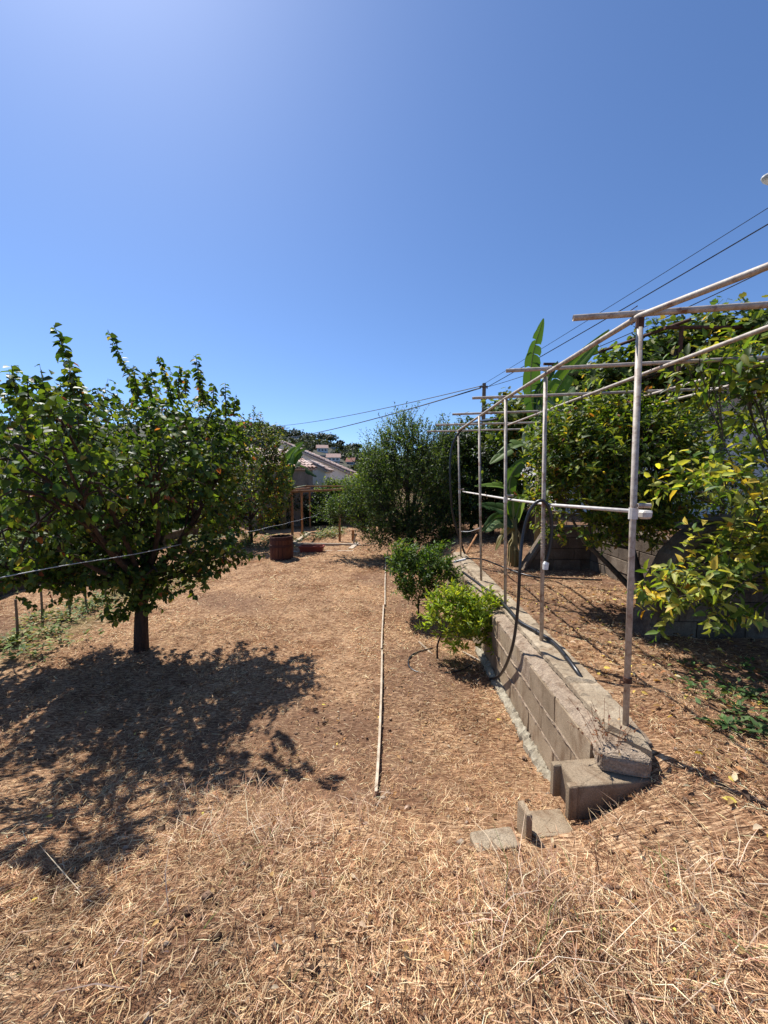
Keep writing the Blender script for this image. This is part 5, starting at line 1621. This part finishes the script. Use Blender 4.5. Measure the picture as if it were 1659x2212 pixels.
b_ = beam((p1.x - .25, 13.93, zt1 - .35), (p1.x - .03, 13.93, zt1 + .02), .03, .05, 'brace', 'wood_pale')
# sleepers and boards on the ground
def board(a, b_, w_, h_, mat, lab, name='timber_board'):
    o = beam(a, b_, w_, h_, name, mat, None)
    return tag(o, lab, 'board', 'boards round the wooden bed')
a, b_ = G(636, 1176, .05), G(762, 1178, .05)
board(a, b_, .1, .12, 'wood_pale', 'pale timber sleeper along the front of the bed')
a, b_ = G(634, 1174, .06), G(668, 1152, .06)
board(a, b_, .14, .1, 'wood_pale', 'pale plank along the left side of the bed')
a, b_ = G(634, 1192, .03), G(646, 1192, .03)
board(a, b_, .08, .05, 'wood_pale', 'short pale board end left of the red trough')
a, b_ = G(703, 1191, .03), G(763, 1191, .03)
board(a, b_, .08, .05, 'wood_pale', 'thin pale board on the straw right of the red trough')
a, b_ = G(765, 1178, .03), G(812, 1175, .03)
board(a, b_, .06, .05, 'wood_pale', 'thin pale board running from the bed to the dark citrus')
a, b_ = G(757, 1186, .05), G(772, 1173, .05)
board(a, b_, .16, .05, 'wood_pale', 'short pale plank lying across the corner of the bed')
q = G(766, 1176, 0)
tag(MB().box((q.x, q.y, .19), (.06, .04, .4), ry=R(12), bev=.004).build('timber_post', 'wood_pale'), 'short leaning pale post at the right corner of the bed', 'post')
q = G(762, 1172, 0)
tag(MB().box((q.x, q.y + .1, .22), (.09, .07, .46), bev=.005).build('timber_post', 'wood'), 'short upright brown post at the right corner of the bed', 'post')
# old palings beyond the wall end
for i, (px_, hh, lab) in enumerate(((922, .42, 'leftmost old paling beyond the wall end'), (934, .5, 'second old paling from the left beyond the wall end'), (945, .46, 'third old paling from the left beyond the wall end'), (957, .4, 'rightmost old paling beyond the wall end'))):
    q = G(px_, 1205, .03)
    tag(MB().box((q.x, q.y, hh / 2), (.1, .025, hh + .06), rz=rng.normal(0, .15), ry=rng.normal(0, .04), bev=.004).build('old_paling', 'wood_grey'), lab, 'paling', 'palings beyond the wall end')
q = P(1003, 1200, 7.9); q2 = P(1030, 1155, 8.6)
tag(MB().tube([(q.x, q.y, .7), (q2.x, q2.y, q2.z)], .022, 7).build('leaning_stick', 'wood'), 'reddish stick leaning behind the farthest pole', 'stick')

# dry weed growing from the wall end
L, T = Leaves(), MB()
for _ in range(16):
    bx, by_ = 1.3 + rng.normal(0, .03), 2.15 + rng.normal(0, .02)
    tp_ = Vector((bx + rng.normal(-.05, .1), by_ + rng.normal(0, .06), .70 + rng.uniform(.12, .34)))
    pts = spline([(bx, by_, .68), Vector((bx, by_, .7)).lerp(tp_, .5) + Vector(rng.normal(0, .015, 3)), tp_], 5)
    T.tube(pts, .0013, 3)
    for k in range(9):
        t = rng.uniform(.3, 1)
        p_ = pts[int(t * 5)]
        L.add(tuple(p_), rng.normal(size=3), rng.normal(size=3), rng.uniform(.012, .026), pick_color([(3, (.3, .13, .07), .25), (1, (.42, .26, .13), .2)]))
dw = empty('dry_weed', (1.3, 2.15, .68), 'reddish dry weed growing from the top of the wall end', 'weed')
M['dry_stem'] = simple_mat('dry_stem', [(.3, (.22, .09, .05)), (.7, (.36, .18, .09))], 20, .9)
T.build('stems', 'dry_stem', dw)
a = L.arrays()
tag(link(bpy.data.objects.new('seed_heads', leaf_mesh('seed_heads', (a[0] - np.array((1.3, 2.15, .68)), *a[1:]), .5, 'quad', 'straw')), dw), kind='stuff')

# ------------------------------------------------------------------ utility pole and wires
pt = P(1046, 828, 26)
up_ = empty('utility_pole', (pt.x, 26, -.5), 'slim utility pole rising behind the vines', 'pole')
MB().tube([(pt.x, 26, -.6), (pt.x, 26, pt.z)], [.17, .12], 10).build('shaft', 'pole_wood', up_)
MB().box((pt.x - .08, 25.88, pt.z - .25), (.5, .1, .1)).build('bracket', 'pole_wood', up_)
for dx_ in (-.28, .16):
    MB().tube([(pt.x + dx_, 25.86, pt.z - .2), (pt.x + dx_, 25.86, pt.z - .38)], [.05, .035], 8).build('insulator', 'glass_dark', up_)
def cable(a, b_, sag, r0_, lab, r1x=None):
    pts = [a.lerp(b_, t) - Vector((0, 0, sag * 4 * t * (1 - t))) for t in np.linspace(0, 1, 40)]
    tag(MB().tube(pts, r0_, 5).build('overhead_cable', 'cable'), lab, 'cable', 'cables from the utility pole')
s0 = Vector((pt.x - .3, 25.86, pt.z - .22)); s1 = Vector((pt.x - .3, 25.86, pt.z - .34)); s2 = Vector((pt.x + .2, 25.86, pt.z - .26))
far1, far2 = P(575, 922, 70), P(600, 948, 70)
cable(s0, far1, .5, .03, 'upper thin cable from the pole to the hill at left')
cable(s1, far2, .5, .045, 'lower thicker cable from the pole to the hill at left')
def beyond(a, px, py, Y):
    b_ = P(px, py, Y); return b_ + (b_ - a) * .25
cable(s0, beyond(s0, 1659, 447, 13), .05, .012, 'upper thin cable rising from the pole to the right edge')
cable(s2, beyond(s2, 1659, 482, 13), .05, .022, 'thicker middle cable rising from the pole to the right edge')
n1 = P(1500, 690, 12)
cable(s2, beyond(s2, 1659, 558, 11), .45, .016, 'lowest cable from the pole passing behind the first cross bar')

# street lamp, its head just reaching into the picture
hd = P(1672, 384, 9)
sl_ = empty('street_lamp', (hd.x + 1.6, 9.3, 1.4), 'pale grey lamp head showing at the right edge of the sky', 'street lamp')
MB().tube([(hd.x + 1.6, 9.3, 1.3), (hd.x + 1.6, 9.3, hd.z - .2), (hd.x + 1.3, 9.2, hd.z + .05), (hd.x + .3, 9, hd.z + .08)], [.09, .06, .045, .04], 10).build('post', 'lamp_grey', sl_)
vs, fs = [], []
for i in range(9):
    ph = math.pi * i / 8
    for j in range(12):
        a = 2 * math.pi * j / 12
        vs.append((hd.x + .12 + .38 * -math.cos(ph), hd.y + .16 * math.sin(ph) * math.cos(a), hd.z + .13 * math.sin(ph) * math.sin(a)))
for i in range(8):
    for j in range(12):
        fs.append((i * 12 + j, i * 12 + (j + 1) % 12, i * 12 + 12 + (j + 1) % 12, i * 12 + 12 + j))
MB().add(vs, fs).build('head', 'lamp_grey', sl_, smooth=True)
